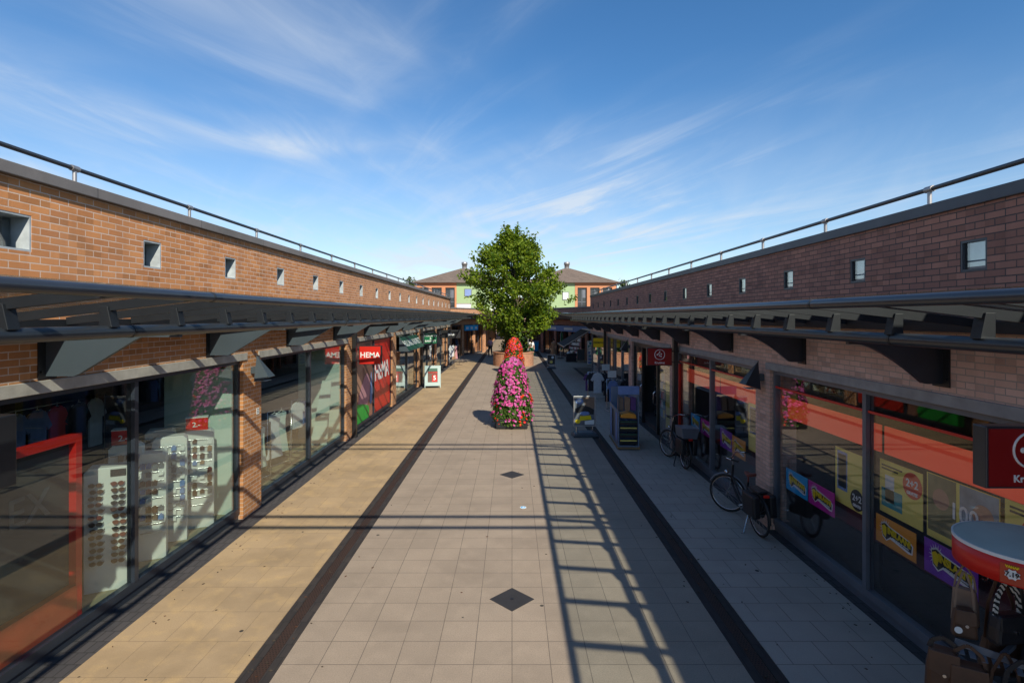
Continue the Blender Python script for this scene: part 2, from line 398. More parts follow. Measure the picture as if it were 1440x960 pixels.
def streak(th, lx, ly, scale, lo, hi, off, dist=.9, det=10):
    c = wn('ShaderNodeCombineXYZ'); wl(px, c.inputs[0]); wl(py, c.inputs[1])
    mp = wn('ShaderNodeMapping', vector_type='TEXTURE'); wl(c.outputs[0], mp.inputs[0]); mp.inputs['Location'].default_value = off; mp.inputs['Rotation'].default_value = (0, 0, th); mp.inputs['Scale'].default_value = (lx, ly, 1)
    n = wn('ShaderNodeTexNoise'); wl(mp.outputs[0], n.inputs['Vector']); n.inputs['Scale'].default_value = scale; n.inputs['Detail'].default_value = det; n.inputs['Roughness'].default_value = .6; n.inputs['Distortion'].default_value = dist
    r = wn('ShaderNodeMapRange', interpolation_type='SMOOTHSTEP'); wl(n.outputs['Fac'], r.inputs[0]); r.inputs[1].default_value = lo; r.inputs[2].default_value = hi; return r.outputs[0]
fine_r = streak(R(-57), 2.4, .50, 1.5, .42, .85, (3.0, .4, 0))
soft_r = streak(R(-57), 3.5, 1.3, 1.0, .42, .70, (5.2, 1.4, 0), .3, 3)
fine_l = streak(R(70), 1.7, .65, 1.5, .40, .85, (1.4, 6.3, 0))
soft_l = streak(R(70), 2.0, 1.3, 1.0, .44, .70, (8.2, 2.6, 0), .3, 3)
def side(lo, hi):
    r = wn('ShaderNodeMapRange', interpolation_type='SMOOTHSTEP'); wl(px, r.inputs[0]); r.inputs[1].default_value = lo; r.inputs[2].default_value = hi; return r.outputs[0]
low = wn('ShaderNodeMapRange', interpolation_type='SMOOTHSTEP'); wl(sp.outputs[2], low.inputs[0]); low.inputs[1].default_value = .40; low.inputs[2].default_value = .02
cr = wm('MULTIPLY', wm('MULTIPLY', wm('ADD', wm('MULTIPLY', fine_r, 1.0), .12), soft_r), side(-.9, .7))
cl_ = wm('MULTIPLY', wm('MULTIPLY', wm('ADD', wm('MULTIPLY', fine_l, .8), .30), wm('ADD', soft_l, wm('MULTIPLY', low.outputs[0], .5))), side(.6, -.9))
cl = wm('ADD', wm('MULTIPLY', cr, 1.15), wm('MULTIPLY', cl_, .72))
cl = wm('ADD', cl, wm('MULTIPLY', low.outputs[0], wm('ADD', .26, wm('MULTIPLY', wm('ADD', fine_r, fine_l), .30))))
cl = wm('MINIMUM', cl, .78)
mxw = wn('ShaderNodeMix', data_type='RGBA'); wl(cl, mxw.inputs[0]); hs = wn('ShaderNodeHueSaturation'); hs.inputs['Saturation'].default_value = 1.22; hs.inputs['Value'].default_value = .80; wl(sky.outputs[0], hs.inputs['Color']); wl(hs.outputs[0], mxw.inputs[6]); mxw.inputs[7].default_value = (4.1, 4.45, 4.85, 1)
wl(mxw.outputs[2], bg.inputs[0]); wl(bg.outputs[0], out.inputs[0])

sd = bpy.data.lights.new('sun', 'SUN'); sd.energy = 4.9; sd.angle = R(.53); sd.color = (1, .89, .73)
so = link(bpy.data.objects.new('sun', sd)); so.location = (8, -15, 20)
so.rotation_euler = Vector((-SX, SY, -1)).to_track_quat('-Z', 'Y').to_euler()

EYE = 3.6; F = 760.
cd = bpy.data.cameras.new('camera'); cam = link(bpy.data.objects.new('camera', cd)); S.camera = cam
cam.location = (0, 0, EYE); cam.rotation_euler = (R(90), 0, 0)
cd.sensor_width = 36; cd.lens = 36 * F / 1440; cd.shift_y = -35 / 1440; cd.clip_end = 3000; cd.clip_start = .05
S.view_settings.view_transform = 'Standard'; S.view_settings.look = 'None'; S.view_settings.exposure = 0.45; S.view_settings.gamma = 1
S.view_settings.use_curve_mapping = False
S.cycles.use_denoising = True; S.cycles.max_bounces = 8; S.cycles.transparent_max_bounces = 24
S.cycles.sample_clamp_indirect = 6; S.cycles.caustics_reflective = False; S.cycles.caustics_refractive = False

# ------------------------------------------------------------------ ground
def sheet(name, mat, x0, x1, y0, y1, z, label, cat, h=.012):
    m = MB(); m.box(x0, x1, y0, y1, z - h, z); o = m.build(name, mat)
    return tag(o, label, cat, None, 'structure')
g = MB(); g.add([(-600, -600, -.02), (600, -600, -.02), (600, 900, -.02), (-600, 900, -.02)], [(0, 1, 2, 3)])
tag(g.build('ground', M['ground']), 'wide flat ground of small grey pavers around the shops', 'ground', None, 'structure')
sheet('road_paving', M['slab_mid'], -2.39, 2.39, -4, 120, 0, 'square concrete slabs down the middle of the shopping street', 'paving')
sheet('pavement', M['slab_sun'], -4.46, -2.74, -4, 44, 0, 'ochre slab pavement with bounced golden light in its colour along the sunlit shop windows', 'pavement')
sheet('pavement', M['slab_shade'], 2.74, 4.28, -4, 38, 0, 'grey slab pavement along the shaded drugstore windows', 'pavement')
sheet('plaza_paving', M['slab_mid'], -12, -2.74, 44.01, 62, 0, 'slab paving of the far square below the pale shopfronts', 'paving')
sheet('plaza_paving', M['slab_shade'], 2.74, 12, 38.01, 62, 0, 'slab paving of the far square below the blue shopfront', 'paving')
sheet('border_strip', M['strip_cool'], -4.90, -4.465, -4, 44, -.003, 'dark clinker border below the sunlit shop windows', 'paving')
sheet('border_strip', M['strip_cool'], 4.285, 4.50, -4, 38, -.003, 'dark clinker border below the shaded shop windows', 'paving')
for s, nm in ((-1, 'sunlit'), (1, 'shaded')):
    m = MB(); m.box(s * 2.395, s * 2.50, -4, 60, -.02, -.002); m.box(s * 2.63, s * 2.735, -4, 60, -.02, -.002)
    tag(m.build('gutter', M['strip']), 'two dark brick rows of the gutter beside the %s pavement' % nm, 'gutter', None, 'structure')
    sheet('drain_grate', M['grate'], s * 2.505, s * 2.625, -4, 60, -.006, 'rusty slotted drain grate in the gutter beside the %s pavement' % nm, 'drain')
for i, (y, lb) in enumerate(((6.89, 'large black stone diamond nearest the camera in the slabs'), (12.32, 'black stone diamond set in the slabs below the pink flower tower'))):
    d = .285; m = MB(); m.prism([(-d, y, -.008), (0, y - d, -.008), (d, y, -.008), (0, y + d, -.008)], (0, 0, .012))
    o = m.build('paving_inlay', M['diamond']); tag(o, lb, 'inlay', 'black diamonds in the paving', 'structure')
    m = MB(); m.lathe([(.022, .004), (.022, .007)], 12, (0, y, 0)); m.build('stud', M['black'], o)
t = thing('floor_sticker', 'small round blue and white sticker on the sunny slabs', 'sticker', (.21, 10.2, .002))
m = MB(); m.lathe([(.062, 0), (.062, .003)], 20); m.build('disc', M['white'], t)
m = MB(); m.lathe([(.045, .003), (.045, .005)], 20); m.prism([(-.02, -.03, .005), (.03, -.01, .005), (.0, .035, .005)], (0, 0, .002), 1); m.build('emblem', [M['blue_poster'], M['white']], t)

rg0 = random.Random(11); m = MB()
for i in range(420):                                         # bits of leaf and grit on the paving
    y = 5 + 26 * rg0.random() ** 1.6; x = rg0.choice((rg0.uniform(-4.4, 4.2), rg0.gauss(-2.56, .1), rg0.gauss(2.56, .1), rg0.gauss(4.15, .12), rg0.gauss(-4.3, .12)))
    if not -4.42 < x < 4.26: continue
    a = rg0.uniform(0, 6.3); q = rg0.uniform(.008, .022); c, d = math.cos(a) * q, math.sin(a) * q
    m.prism([(x + c, y + d, .001), (x - d * .5, y + c * .5, .001), (x - c, y - d, .001), (x + d * .5, y - c * .5, .001)], (0, 0, .006), rg0.choice((0, 0, 1)))
tag(m.build('litter', [M['soil'], M['leather_brown']]), 'small bits of dry leaf and grit lying on the paving', 'litter', None, 'stuff')
# ------------------------------------------------------------------ the two long shop buildings
def long_building(side, XF, XG, y0, y1, ztop, mod, wstart, wlen, lint, head, brickU, brickL, cop, name_label, sw0, swsp, sww, swz, glass, frame_mat, lint_mat, kinds):
    """side -1: sunlit row at negative x, +1: shaded row. XF brick face, XG glass plane (absolute values)"""
    s = side
    b = thing('shop_building', name_label, 'building', (s * (XF + 4), (y0 + y1) / 2, 0))
    P = lambda mb, n, m, par=b, bev=0: mb.build(n, m, par, True, bev)
    zw = swz
    # upper wall with square openings: a grid of boxes round the holes
    ys = []; k = math.floor((y0 - sw0) / swsp)
    while sw0 + k * swsp + sww < y1 - .3:
        if sw0 + k * swsp > y0: ys.append(sw0 + k * swsp)
        k += 1
    t0, t1 = s * XF, s * (XF + .3)
    zs = lint[1] + .62 if s > 0 else lint[1]
    if s > 0:
        m = MB(); m.box(t0, t1, y0, y1, lint[1], zs); P(m, 'lower_wall', brickL)
    m = MB(); m.box(t0, t1, y0, y1, zs, zw); m.box(t0, t1, y0, y1, zw + sww, ztop - .12)
    prev = y0
    for y in ys: m.box(t0, t1, prev, y, zw, zw + sww); prev = y + sww
    m.box(t0, t1, prev, y1, zw, zw + sww)
    P(m, 'wall', brickU)
    m = MB(); m.box(s * (XF - (.07 if s < 0 else .03)), s * (XF + .36), y0, y1 + .05, ztop - .12, ztop); P(m, 'coping', cop, b, .008)
    m = MB(); m.box(s * (XF + .36), s * (XF + 9), y0, y1, ztop - .55, ztop - .45); P(m, 'roof', M['roof_felt'])
    # end walls
    m = MB(); m.box(s * (XF + .31), s * (XF + 9), y1 - .3, y1, 0, ztop - .13); P(m, 'end_wall', brickU)
    m = MB(); m.box(s * (XF + .31), s * (XF + 9), y0, y0 + .3, 0, ztop - .13); P(m, 'end_wall', brickU)
    fr = pn = None
    for i, y in enumerate(ys):
        if y < 2: pass
        f = MB(); w_ = .022
        xa, xb = s * (XF + .004), s * (XF + .28)
        f.box(xa, xb, y, y + w_, zw, zw + sww); f.box(xa, xb, y + sww - w_, y + sww, zw, zw + sww)
        f.box(xa, xb, y + w_, y + sww - w_, zw, zw + w_); f.box(xa, xb, y + w_, y + sww - w_, zw + sww - w_, zw + sww)
        # dull room behind; shaded row has sky reflection painted on its back
        xk = XF + (.285 if s < 0 else .065); f.box(s * xk, s * (xk + .015), y + w_, y + sww - w_, zw + w_, zw + sww - w_, 1)
        fo = P(f, 'small_window', [M['frosted'] if s < 0 else M['alu_navy'], M['dark_room'] if s < 0 else M['sky_back']])
        g_ = MB(); xg = XF + (.19 if s < 0 else .03); g_.box(s * xg, s * (xg + .012), y + w_, y + sww - w_, zw + w_, zw + sww - w_)
        P(g_, 'pane', M['glass_small'], fo)
    # ground floor bays
    k0 = math.floor((y0 - wstart) / mod); k = k0
    while True:
        ya = wstart + k * mod; yb = ya + wlen; pa, pb = yb, wstart + (k + 1) * mod
        if ya > y1 - 1.0: break
        ya = max(ya, y0); yb = min(yb, y1); pb = min(pb, y1)
        kd = kinds.get(k, 'window')
        if yb - ya > .5:
            m = MB(); m.box(s * (XF - .02), s * (XF + .25), ya - .12, min(yb + .12, y1), lint[0], lint[1]); P(m, 'lintel', lint_mat, b, .006)
            if kd != 'open':
                f = MB(); fw = .06; xa, xb = s * (XG - .04), s * (XG + .05)
                f.box(xa, xb, ya, yb, head, lint[0] - .002); f.box(xa, xb, ya, yb, .10, .20)
                f.box(xa, xb, ya, ya + fw, .2, head); f.box(xa, xb, yb - fw, yb, .2, head)
                f.box(s * (XG - .015), s * (XG + .06), ya, yb, -.01, .10)
                fo = P(f, 'shop_window', frame_mat)
                nm = 2 if kd != 'triple' else 3
                edges = [ya + fw + (yb - ya - 2 * fw) * j / nm for j in range(nm + 1)]
                for j in range(nm):
                    a, c = edges[j] + (.035 if j else 0), edges[j + 1] - (.035 if j < nm - 1 else 0)
                    if kd == 'film': continue
                    g_ = MB(); g_.box(s * XG, s * (XG + .012), a, c, .2, head); P(g_, 'pane', glass, fo)
                for j in range(1, nm):
                    g_ = MB(); g_.box(s * (XG - .05), s * (XG + .05), edges[j] - .035, edges[j] + .035, .2, head); P(g_, 'mullion', frame_mat, fo)
        if pb - pa > .1 and pa < y1:
            m = MB(); m.box(s * XF, s * (XF + .45), pa, pb, -.01, lint[0] if pb < y1 else lint[0]); P(m, 'pier', brickL)
            m = MB(); m.box(s * XF, s * (XF + .25), pa + .122, pb - .122, lint[0], lint[1])
            if pb - pa > .3: P(m, 'pier', brickL)
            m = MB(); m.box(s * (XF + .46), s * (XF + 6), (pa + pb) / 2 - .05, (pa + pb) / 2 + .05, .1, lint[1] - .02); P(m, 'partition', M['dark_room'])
        k += 1
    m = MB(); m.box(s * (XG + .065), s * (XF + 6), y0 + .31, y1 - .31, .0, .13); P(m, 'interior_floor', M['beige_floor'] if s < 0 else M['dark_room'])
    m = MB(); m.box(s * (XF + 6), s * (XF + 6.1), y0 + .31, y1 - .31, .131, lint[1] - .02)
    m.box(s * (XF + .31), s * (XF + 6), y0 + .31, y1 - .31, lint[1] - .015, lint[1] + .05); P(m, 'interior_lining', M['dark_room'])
    return b
XFL, XGL, XFR, XGR = 4.78, 4.88, 4.36, 4.46
BL = long_building(-1, XFL, XGL, -3, 42, 5.06, 6.0, 4.30, 5.31, (2.82, 2.95), 2.76, M['brick_orange'], M['brick_orange'], M['coping_grey'],
    'long orange brick shop building in full sun with grey coping', 5.02, 1.99, .36, 4.24, M['glass_shop'], M['alu_navy'], M['concrete'], {2: 'film'})
BR = long_building(1, XFR, XGR, -3, 30, 4.77, 5.27, 4.40, 4.74, (2.70, 2.82), 2.63, M['brick_purple'], M['brick_pale'], M['coping_dark'],
    'long purple brown brick shop building in shade with dark coping', 4.96, 1.71, .30, 4.03, M['glass_shade'], M['alu_pale'], M['concrete_cool'], {2: 'open', 3: 'triple'})

# ------------------------------------------------------------------ roof rails
def rail(side, X, y0, y1, z, zc, first, sp, label):
    s = side
    t = thing('roof_railing', label, 'railing', (s * X, (y0 + y1) / 2, zc))
    m = MB(); m.tube([(s * X, y, z) for y in (y0, (y0 + y1) / 2, y1)], .024, 10); m.build('handrail', M['steel_dark'], t, True)
    y = first
    while y < y1 - .2:
        if y > y0:
            m = MB(); m.tube([(s * X, y, zc - .002), (s * X, y, z - .03)], .022, 10); m.tube([(s * X, y - .05, z), (s * X, y + .05, z)], .034, 10)
            m.tube([(s * X, y, zc), (s * X, y, zc + .012)], .05, 10)
            m.build('post', M['galv'], t, True)
        y += sp
    return t
rail(-1, 4.84, -2.8, 41.6, 5.235, 5.06, 5.98 - 4 * 2.13, 2.13, 'thin handrail on short posts along the sunlit roof edge')
rail(1, 4.42, -2.8, 29.6, 4.945, 4.77, 5.72 - 4 * 1.90, 1.90, 'thin handrail on short posts along the shaded roof edge')

# ------------------------------------------------------------------ canopies
def canopy(side, XA, zA, XB, zB, y0, y1, first, sp, XW, bfirst, bsp, zbot, label, curve):
    s = side
    t = thing('glass_canopy', label, 'canopy', (s * XB, (y0 + y1) / 2, zB))
    sl = (zA - zB) / (XB - XA)
    for nm, X, z, r in (('outer_tube', XA, zA, .042), ('inner_tube', XB, zB, .056)):
        m = MB(); n = 14
        m.tube([(s * X, y0 + (y1 - y0) * i / n, z) for i in range(n + 1)], r, 14); m.build(nm, M['steel_dark'], t, True)
        y = y0 + 1.2
        while y < y1:                       # sleeve joints
            m = MB(); m.tube([(s * X, y, z), (s * X, y + .03, z)], r + .004, 14); m.build('joint_sleeve', M['steel_black'], t, True); y += 6.1
    XE = XW - .20; k = 0; y = first; ysr = []
    zz = lambda X, o=0.: zA - .005 + (XA - X) * .115 + o
    m = MB(); zg = zz(XW - .15); m.box(s * (XW - .27), s * (XW - .015), y0, y1, zg - .075, zg + .03); m.build('box_gutter', M['steel_night'], t, True)
    while y < y1 - .05:
        if y > y0 + .05: ysr.append(y)
        y += sp
    for i, y in enumerate(ysr):
        m = MB(); m.bar((s * (XA + .035), y, zA - .005), (s * (XW - .272), y, zz(XW - .272)), .05, .075); m_ = m.build('rafter', M['steel_night'], t, True)
        # clamp that seats the rafter on the big tube: wedge with a sloping face
        c = MB(); a = zB + .05; h = zz(XB) - .055
        c.prism([(s * (XB - .06), y - .048, a - .01), (s * (XB + .05), y - .048, a - .01), (s * (XB + .05), y - .048, h + .06), (s * (XB - .02), y - .048, h + .06)], (0, .096, 0))
        c.build('clamp', M['steel_night'], m_, True, .004)
    for i in range(len(ysr) - 1):
        ya, yb = ysr[i] + .012, ysr[i + 1] - .012
        m = MB(); d = .048
        p = [(s * (XA + .05), ya, zA - .005 + d), (s * (XW - .25), ya, zz(XW - .25) + d), (s * (XW - .25), ya, zz(XW - .25) + d + .012), (s * (XA + .05), ya, zA + .007 + d)]
        m.prism(p, (0, yb - ya, 0)); m.build('glass_panel', M['glass_canopy'], t, True)
    y = bfirst
    while y > y0: y -= bsp
    y += bsp
    while y < y1 - .3:
        m = MB(); w = .05
        top = zB - .03; pts = [(s * (XW - .012), y, top), (s * (XB + .0), y, top), (s * (XB + .0), y, top - .05)]
        n = 24
        for i in range(1, n + 1):
            f = i / n; X = XB + (XW - .012 - XB) * f
            lo, hi = (.10, .80) if curve else (.30, .78)
            g_ = min(1, max(0, (f - lo) / (hi - lo))); g_ = g_ ** 1.5 if curve else g_
            z = top - .05 - (top - .05 - zbot) * g_
            pts.append((s * X, y, z))
        m.prism([(p[0], p[1] - w / 2, p[2]) for p in pts], (0, w, 0))
        br = m.build('bracket', M['steel_slate'] if side < 0 else M['steel_dark'], t, True)
        m = MB(); m.box(s * (XW - .014), s * (XW - .002), y - .11, y + .11, zbot - .03, top); 
        for zz_ in (zbot + .05, top - .06):
            for dy in (-.08, .08): m.tube([(s * (XW - .014), y + dy, zz_), (s * (XW - .03), y + dy, zz_)], .012, 8)
        m.build('wall_plate', M['steel_black'], br, True)
        y += bsp
    return t
canopy(-1, 2.68, 3.77, 3.40, 3.47, -2.5, 44, 3.63 - 6 * .93, .93, XFL, 5.55, 3.0, 2.99, 'long glass and steel canopy along the sunlit orange brick shops', False)
canopy(1, 2.68, 3.71, 3.40, 3.40, -2.5, 31.2, 3.9 - 6 * .91, .91, XFR, 5.48, 2.635, 2.92, 'long glass and steel canopy along the shaded purple brick shops', True)

# downpipes
def pipe(x, y, z1, label):
    t = thing('downpipe', label, 'downpipe', (x, y, 0)); s = 1 if x > 0 else -1
    m = MB(); m.box(-.055, .055, -.075, .075, 0, z1); m.build('post', M['steel_black'], t, False, .006)
    m = MB(); m.box(-.075, .075, -.095, .095, 0, .05); m.build('base_plate', M['steel_black'], t)
    m = MB(); m.bar((0, 0, z1 - .05), (-s * (abs(x) - 3.4), 0, z1 + .02), .09, .09); m.build('gutter_arm', M['steel_black'], t)
pipe(-4.70, 16.15, 3.36, 'black square downpipe beside the red projecting sign on the sunlit side')
pipe(4.25, 14.08, 3.30, 'black square downpipe beside the drugstore entrance on the shaded side')
pipe(-4.70, 28.15, 3.36, 'black square downpipe behind the green health shop sign')
pipe(4.25, 24.75, 3.30, 'black square downpipe beside the yellow sign on the shaded side')

# unseen bars added above the view to throw the thin paired street shadows
sbars = thing('shadow_bars', 'dark steel bars added overhead out of view to cast paired street shadows', 'added shadow bars', (0, 2.5, 0))
for yy, z in ((2.20, 5.45), (2.70, 5.45), (4.45, 7.95), (4.95, 7.95)):
    m = MB(); m.tube([(-1.7 if z < 6 else -.3, yy, z), (8, yy, z)], .045, 10); m.build('crossbar', M['steel_dark'], sbars, True)
for sx in (1,):
    m = MB(); m.bar((sx * 7.8, 2.45, 4.2), (sx * 7.8, 2.45, 5.5), .12); m.bar((sx * 7.8, 4.7, 4.2), (sx * 7.8, 4.7, 8.0), .12); m.build('post', M['steel_dark'], sbars, True)
# ------------------------------------------------------------------ trees, flowers
def leaf_quad(m, c, nrm, size, mi=0, asp=.62):
    n = Vector(nrm).normalized(); u = n.cross(Vector((random.uniform(-1, 1), random.uniform(-1, 1), random.uniform(-1, 1))))
    if u.length < 1e-3: u = n.orthogonal()
    u.normalize(); v = n.cross(u); c = Vector(c); h = size / 2
    m.add([c - u * h, c + v * h * asp - u * h * .1 + n * h * .15, c + u * h, c - v * h * asp - u * h * .1 + n * h * .15], [(0, 1, 2, 3)], mi)

def rnd_dir():
    while True:
        v = Vector((random.uniform(-1, 1), random.uniform(-1, 1), random.uniform(-1, 1)))
        if .05 < v.length < 1: return v.normalized()

def make_tree(label, cat, loc, env, z0, z1, nclump, nleaf, leafsize, mat, trunk_r, clump=(.28, .6), lean=0., group=None, inner=.35, name='broadleaf_tree'):
    t = thing(name, label, cat, loc, 0, group)
    tips = []; m = MB()
    def rad(z):
        f = (z - z0) / (z1 - z0)
        for (a, ra), (b, rb) in zip(env, env[1:]):
            if a <= f <= b: return ra + (rb - ra) * (f - a) / (b - a)
        return env[-1][1]
    tr = MB(); H = z1 - z0
    tr.tube([(0, 0, 0), (.03, .02, z0 * .6), (0, .05, z0 + H * .2), (.08 + lean * .3, 0, z0 + H * .5), (lean * .7, .05, z0 + H * .78), (lean, 0, z1 - .5)], [trunk_r, trunk_r * .85, trunk_r * .75, trunk_r * .5, trunk_r * .25, .02], 9)
    tries = 0
    while len(tips) < nclump and tries < nclump * 30:
        tries += 1
        z = z0 + (z1 - z0) * random.random() ** 1.02; r = rad(z)
        if r < .05: continue
        a = random.uniform(0, 2 * math.pi); q = math.sqrt(random.uniform(inner, 1.0))
        bump = .84 + .45 * mnoise.noise(Vector((math.cos(a) * 1.7, math.sin(a) * 1.7, z * .85)) + Vector(loc))
        p = Vector((math.cos(a) * r * q * bump + lean * (z - z0) / H, math.sin(a) * r * q * bump, z))
        if mnoise.noise(p * .75 + Vector((5, 1, 3))) < -.09 and q > .5: continue   # gaps
        tips.append(p)
    for k in range(10 if nclump > 300 else 0):
        a = random.uniform(0, 2 * math.pi); r0 = random.uniform(.2, 1.0); f = random.uniform(.6, .98); r1 = rad(z0 + H * f) * r0
        for j in range(4): tips.append(Vector((math.cos(a) * r1 + lean * f, math.sin(a) * r1, z0 + H * f + .1 + j * .27 * (1.4 - r0 * .6))))
    for p in tips[::7]:
        base = Vector((0, 0, z0 + (p.z - z0) * .45)); mid = base.lerp(p, .5) + Vector((0, 0, -.12))
        tr.tube([base, mid, p], [trunk_r * .26, trunk_r * .14, .012], 5)
    tr.build('trunk', M['bark'], t)
    for p in tips:
        cr = random.uniform(*clump)
        ax = Vector((p.x, p.y, .9 + random.random())).normalized()
        for _ in range(nleaf):
            d = rnd_dir() * cr * random.random() ** .5
            d = d + ax * d.dot(ax) * 1.1           # clumps drawn out along their shoot
            leaf_quad(m, p + d, rnd_dir() + Vector((0, 0, .5)), leafsize * random.uniform(.7, 1.3))
    m.build('crown', mat, t)
    return t
tr = make_tree('bushy green broadleaf tree rising from the round brick planter', 'tree', (.35, 40.4, 0),
    [(0, 1.3), (.05, 2.6), (.15, 3.35), (.3, 3.8), (.45, 3.85), (.62, 3.65), (.77, 3.1), (.88, 2.2), (.95, 1.2), (1, .35)], 2.3, 9.45, 560, 48, .235, M['leaf_tree'], .22, (.24, .48), -.3, None, .15)
m = MB()
for i in range(2600):
    a = random.uniform(0, 2 * math.pi); z = random.uniform(1.0, 3.4); r = (.55 + .55 * abs(mnoise.noise(Vector((math.cos(a) * 2, math.sin(a) * 2, z))) * 2)) * (1.15 - .12 * z + .1)
    leaf_quad(m, (r * math.cos(a) * random.uniform(.6, 1), r * math.sin(a) * random.uniform(.6, 1), z), rnd_dir() + Vector((math.cos(a), math.sin(a), .3)), .2)
iv = m.build('ivy_column', M['leaf_ivy'], None); iv.location = (.25, 40.3, 0); tag(iv, 'dark ivy bushes clothing the tree trunk in the round planter', 'ivy')
t = thing('round_planter', 'round brick planter wall under the tree on the square', 'planter', (.1, 40.2, 0))
m = MB(); m.lathe([(1.5, 0), (1.5, .92)], 40, smooth=True, cap=False); m.lathe([(1.22, .92), (1.22, .5)], 40, cap=False); m.build('wall', M['brick_planter'], t)
m = MB(); m.lathe([(1.2, .92), (1.2, 1.0), (1.54, 1.0), (1.54, .92), (1.2, .92)], 40, smooth=False, cap=False); m.build('coping', M['brick_planter'], t)
m = MB(); m.lathe([(1.21, .84), (1.21, .86)], 30); m.build('soil', M['soil'], t)
for i, (x, y, zt, r, lb) in enumerate(((-17.5, 92, 9.6, 2.2, 'dark treetop showing over the sunlit roof railing far off'), (15.2, 96, 10.2, 1.8, 'small dark treetop behind the far pavilion eave'), (20.5, 98, 9.8, 2.4, 'low dark treetop over the shaded roof railing far off'))):
    make_tree(lb, 'tree', (x, y, 0), [(0, 1.), (.3, r), (.7, r * .8), (1, .3)], 4, zt, 120, 14, .42, M['leaf_far'], .2, (.3, .7), 0, 'treetops behind the shops', name='distant_tree')

def flower_tower(name, label, loc, prof, nl, nf, cols, fs, box):
    t = thing(name, label, 'flower tower', loc)
    def rad(z):
        for (a, ra), (b, rb) in zip(prof, prof[1:]):
            if a <= z <= b: return ra + (rb - ra) * (z - a) / (b - a)
        return 0
    z0, z1 = prof[0][0], prof[-1][0]
    if box:
        m = MB(); m.box(-.5, .5, -.5, .5, .03, .27); m.box(-.53, .53, -.53, .53, .27, .31)
        for a in (-.42, .42):
            for c in (-.42, .42): m.box(a - .05, a + .05, c - .05, c + .05, 0, .03)
        m.build('planter_box', M['dark_panel'], t, False, .01)
    m = MB(); m.lathe([(max(.02, rad(z0 + (z1 - z0) * i / 12) * .8), z0 + (z1 - z0) * i / 12) for i in range(13)], 20); m.build('inner_pot', M['leaf_ivy'], t)
    m = MB()
    for i in range(nl):
        z = random.uniform(z0, z1); a = random.uniform(0, 2 * math.pi); r = rad(z) * random.uniform(.8, 1.02) * (1 + .12 * mnoise.noise(Vector((3 * math.cos(a), 3 * math.sin(a), z * 3))))
        leaf_quad(m, (r * math.cos(a), r * math.sin(a), z), Vector((math.cos(a), math.sin(a), .5)) + rnd_dir() * .9, random.uniform(.05, .1))
    tag(m.build('foliage', M['leaf_flower'], t), kind='stuff')
    m = MB()
    for i in range(nf):
        z = z0 + (z1 - z0) * random.random() ** .85; a = random.uniform(0, 2 * math.pi)
        dn = mnoise.noise(Vector((2.6 * math.cos(a), 2.6 * math.sin(a), z * 2.6)) + Vector(loc))
        if dn < -.02 and random.random() < .72: continue
        if z < z0 + (z1 - z0) * .28 and random.random() < .55: continue
        r = rad(z) * random.uniform(.97, 1.09) * (1 + .10 * mnoise.noise(Vector((3 * math.cos(a), 3 * math.sin(a), z * 3))))
        c = Vector((r * math.cos(a), r * math.sin(a), z)); n = (Vector((math.cos(a), math.sin(a), .55)) + rnd_dir() * .55).normalized()
        cn = mnoise.noise(c * 2.2 + Vector((9, 2, 4)))
        mi = cols(cn, z)
        u = n.orthogonal().normalized(); v = n.cross(u); s = fs * random.uniform(.7, 1.25); vs = [c + n * s * .25]
        for k in range(5):
            an = 2 * math.pi * k / 5; vs.append(c + (u * math.cos(an) + v * math.sin(an)) * s * random.uniform(.8, 1.1))
        m.add(vs, [(0, 1 + k, 1 + (k + 1) % 5) for k in range(5)], mi)
    tag(m.build('blossoms', [M['petal_pink'], M['petal_mag'], M['petal_red']], t), kind='stuff')
    return t
def pinkmix(n, z):
    if z < 1.1 and n > .22: return 2
    return 0 if n + random.uniform(-.3, .3) > .02 else 1
flower_tower('flower_tower', 'tall pink and magenta flower tower on a black planter box', (0.0, 17.75, 0), [(.12, .60), (.35, .66), (.7, .64), (1.2, .575), (1.7, .47), (2.0, .37), (2.2, .22), (2.28, .05)], 7500, 2300, pinkmix, .044, True)
flower_tower('flower_tower', 'red flower tower behind the pink one, before the planter', (.12, 34.5, 0), [(.12, .60), (.35, .66), (.7, .64), (1.2, .575), (1.7, .47), (2.0, .37), (2.2, .22), (2.28, .05)], 4200, 1750, lambda n, z: (2 if random.random() < .88 else 0), .048, True)

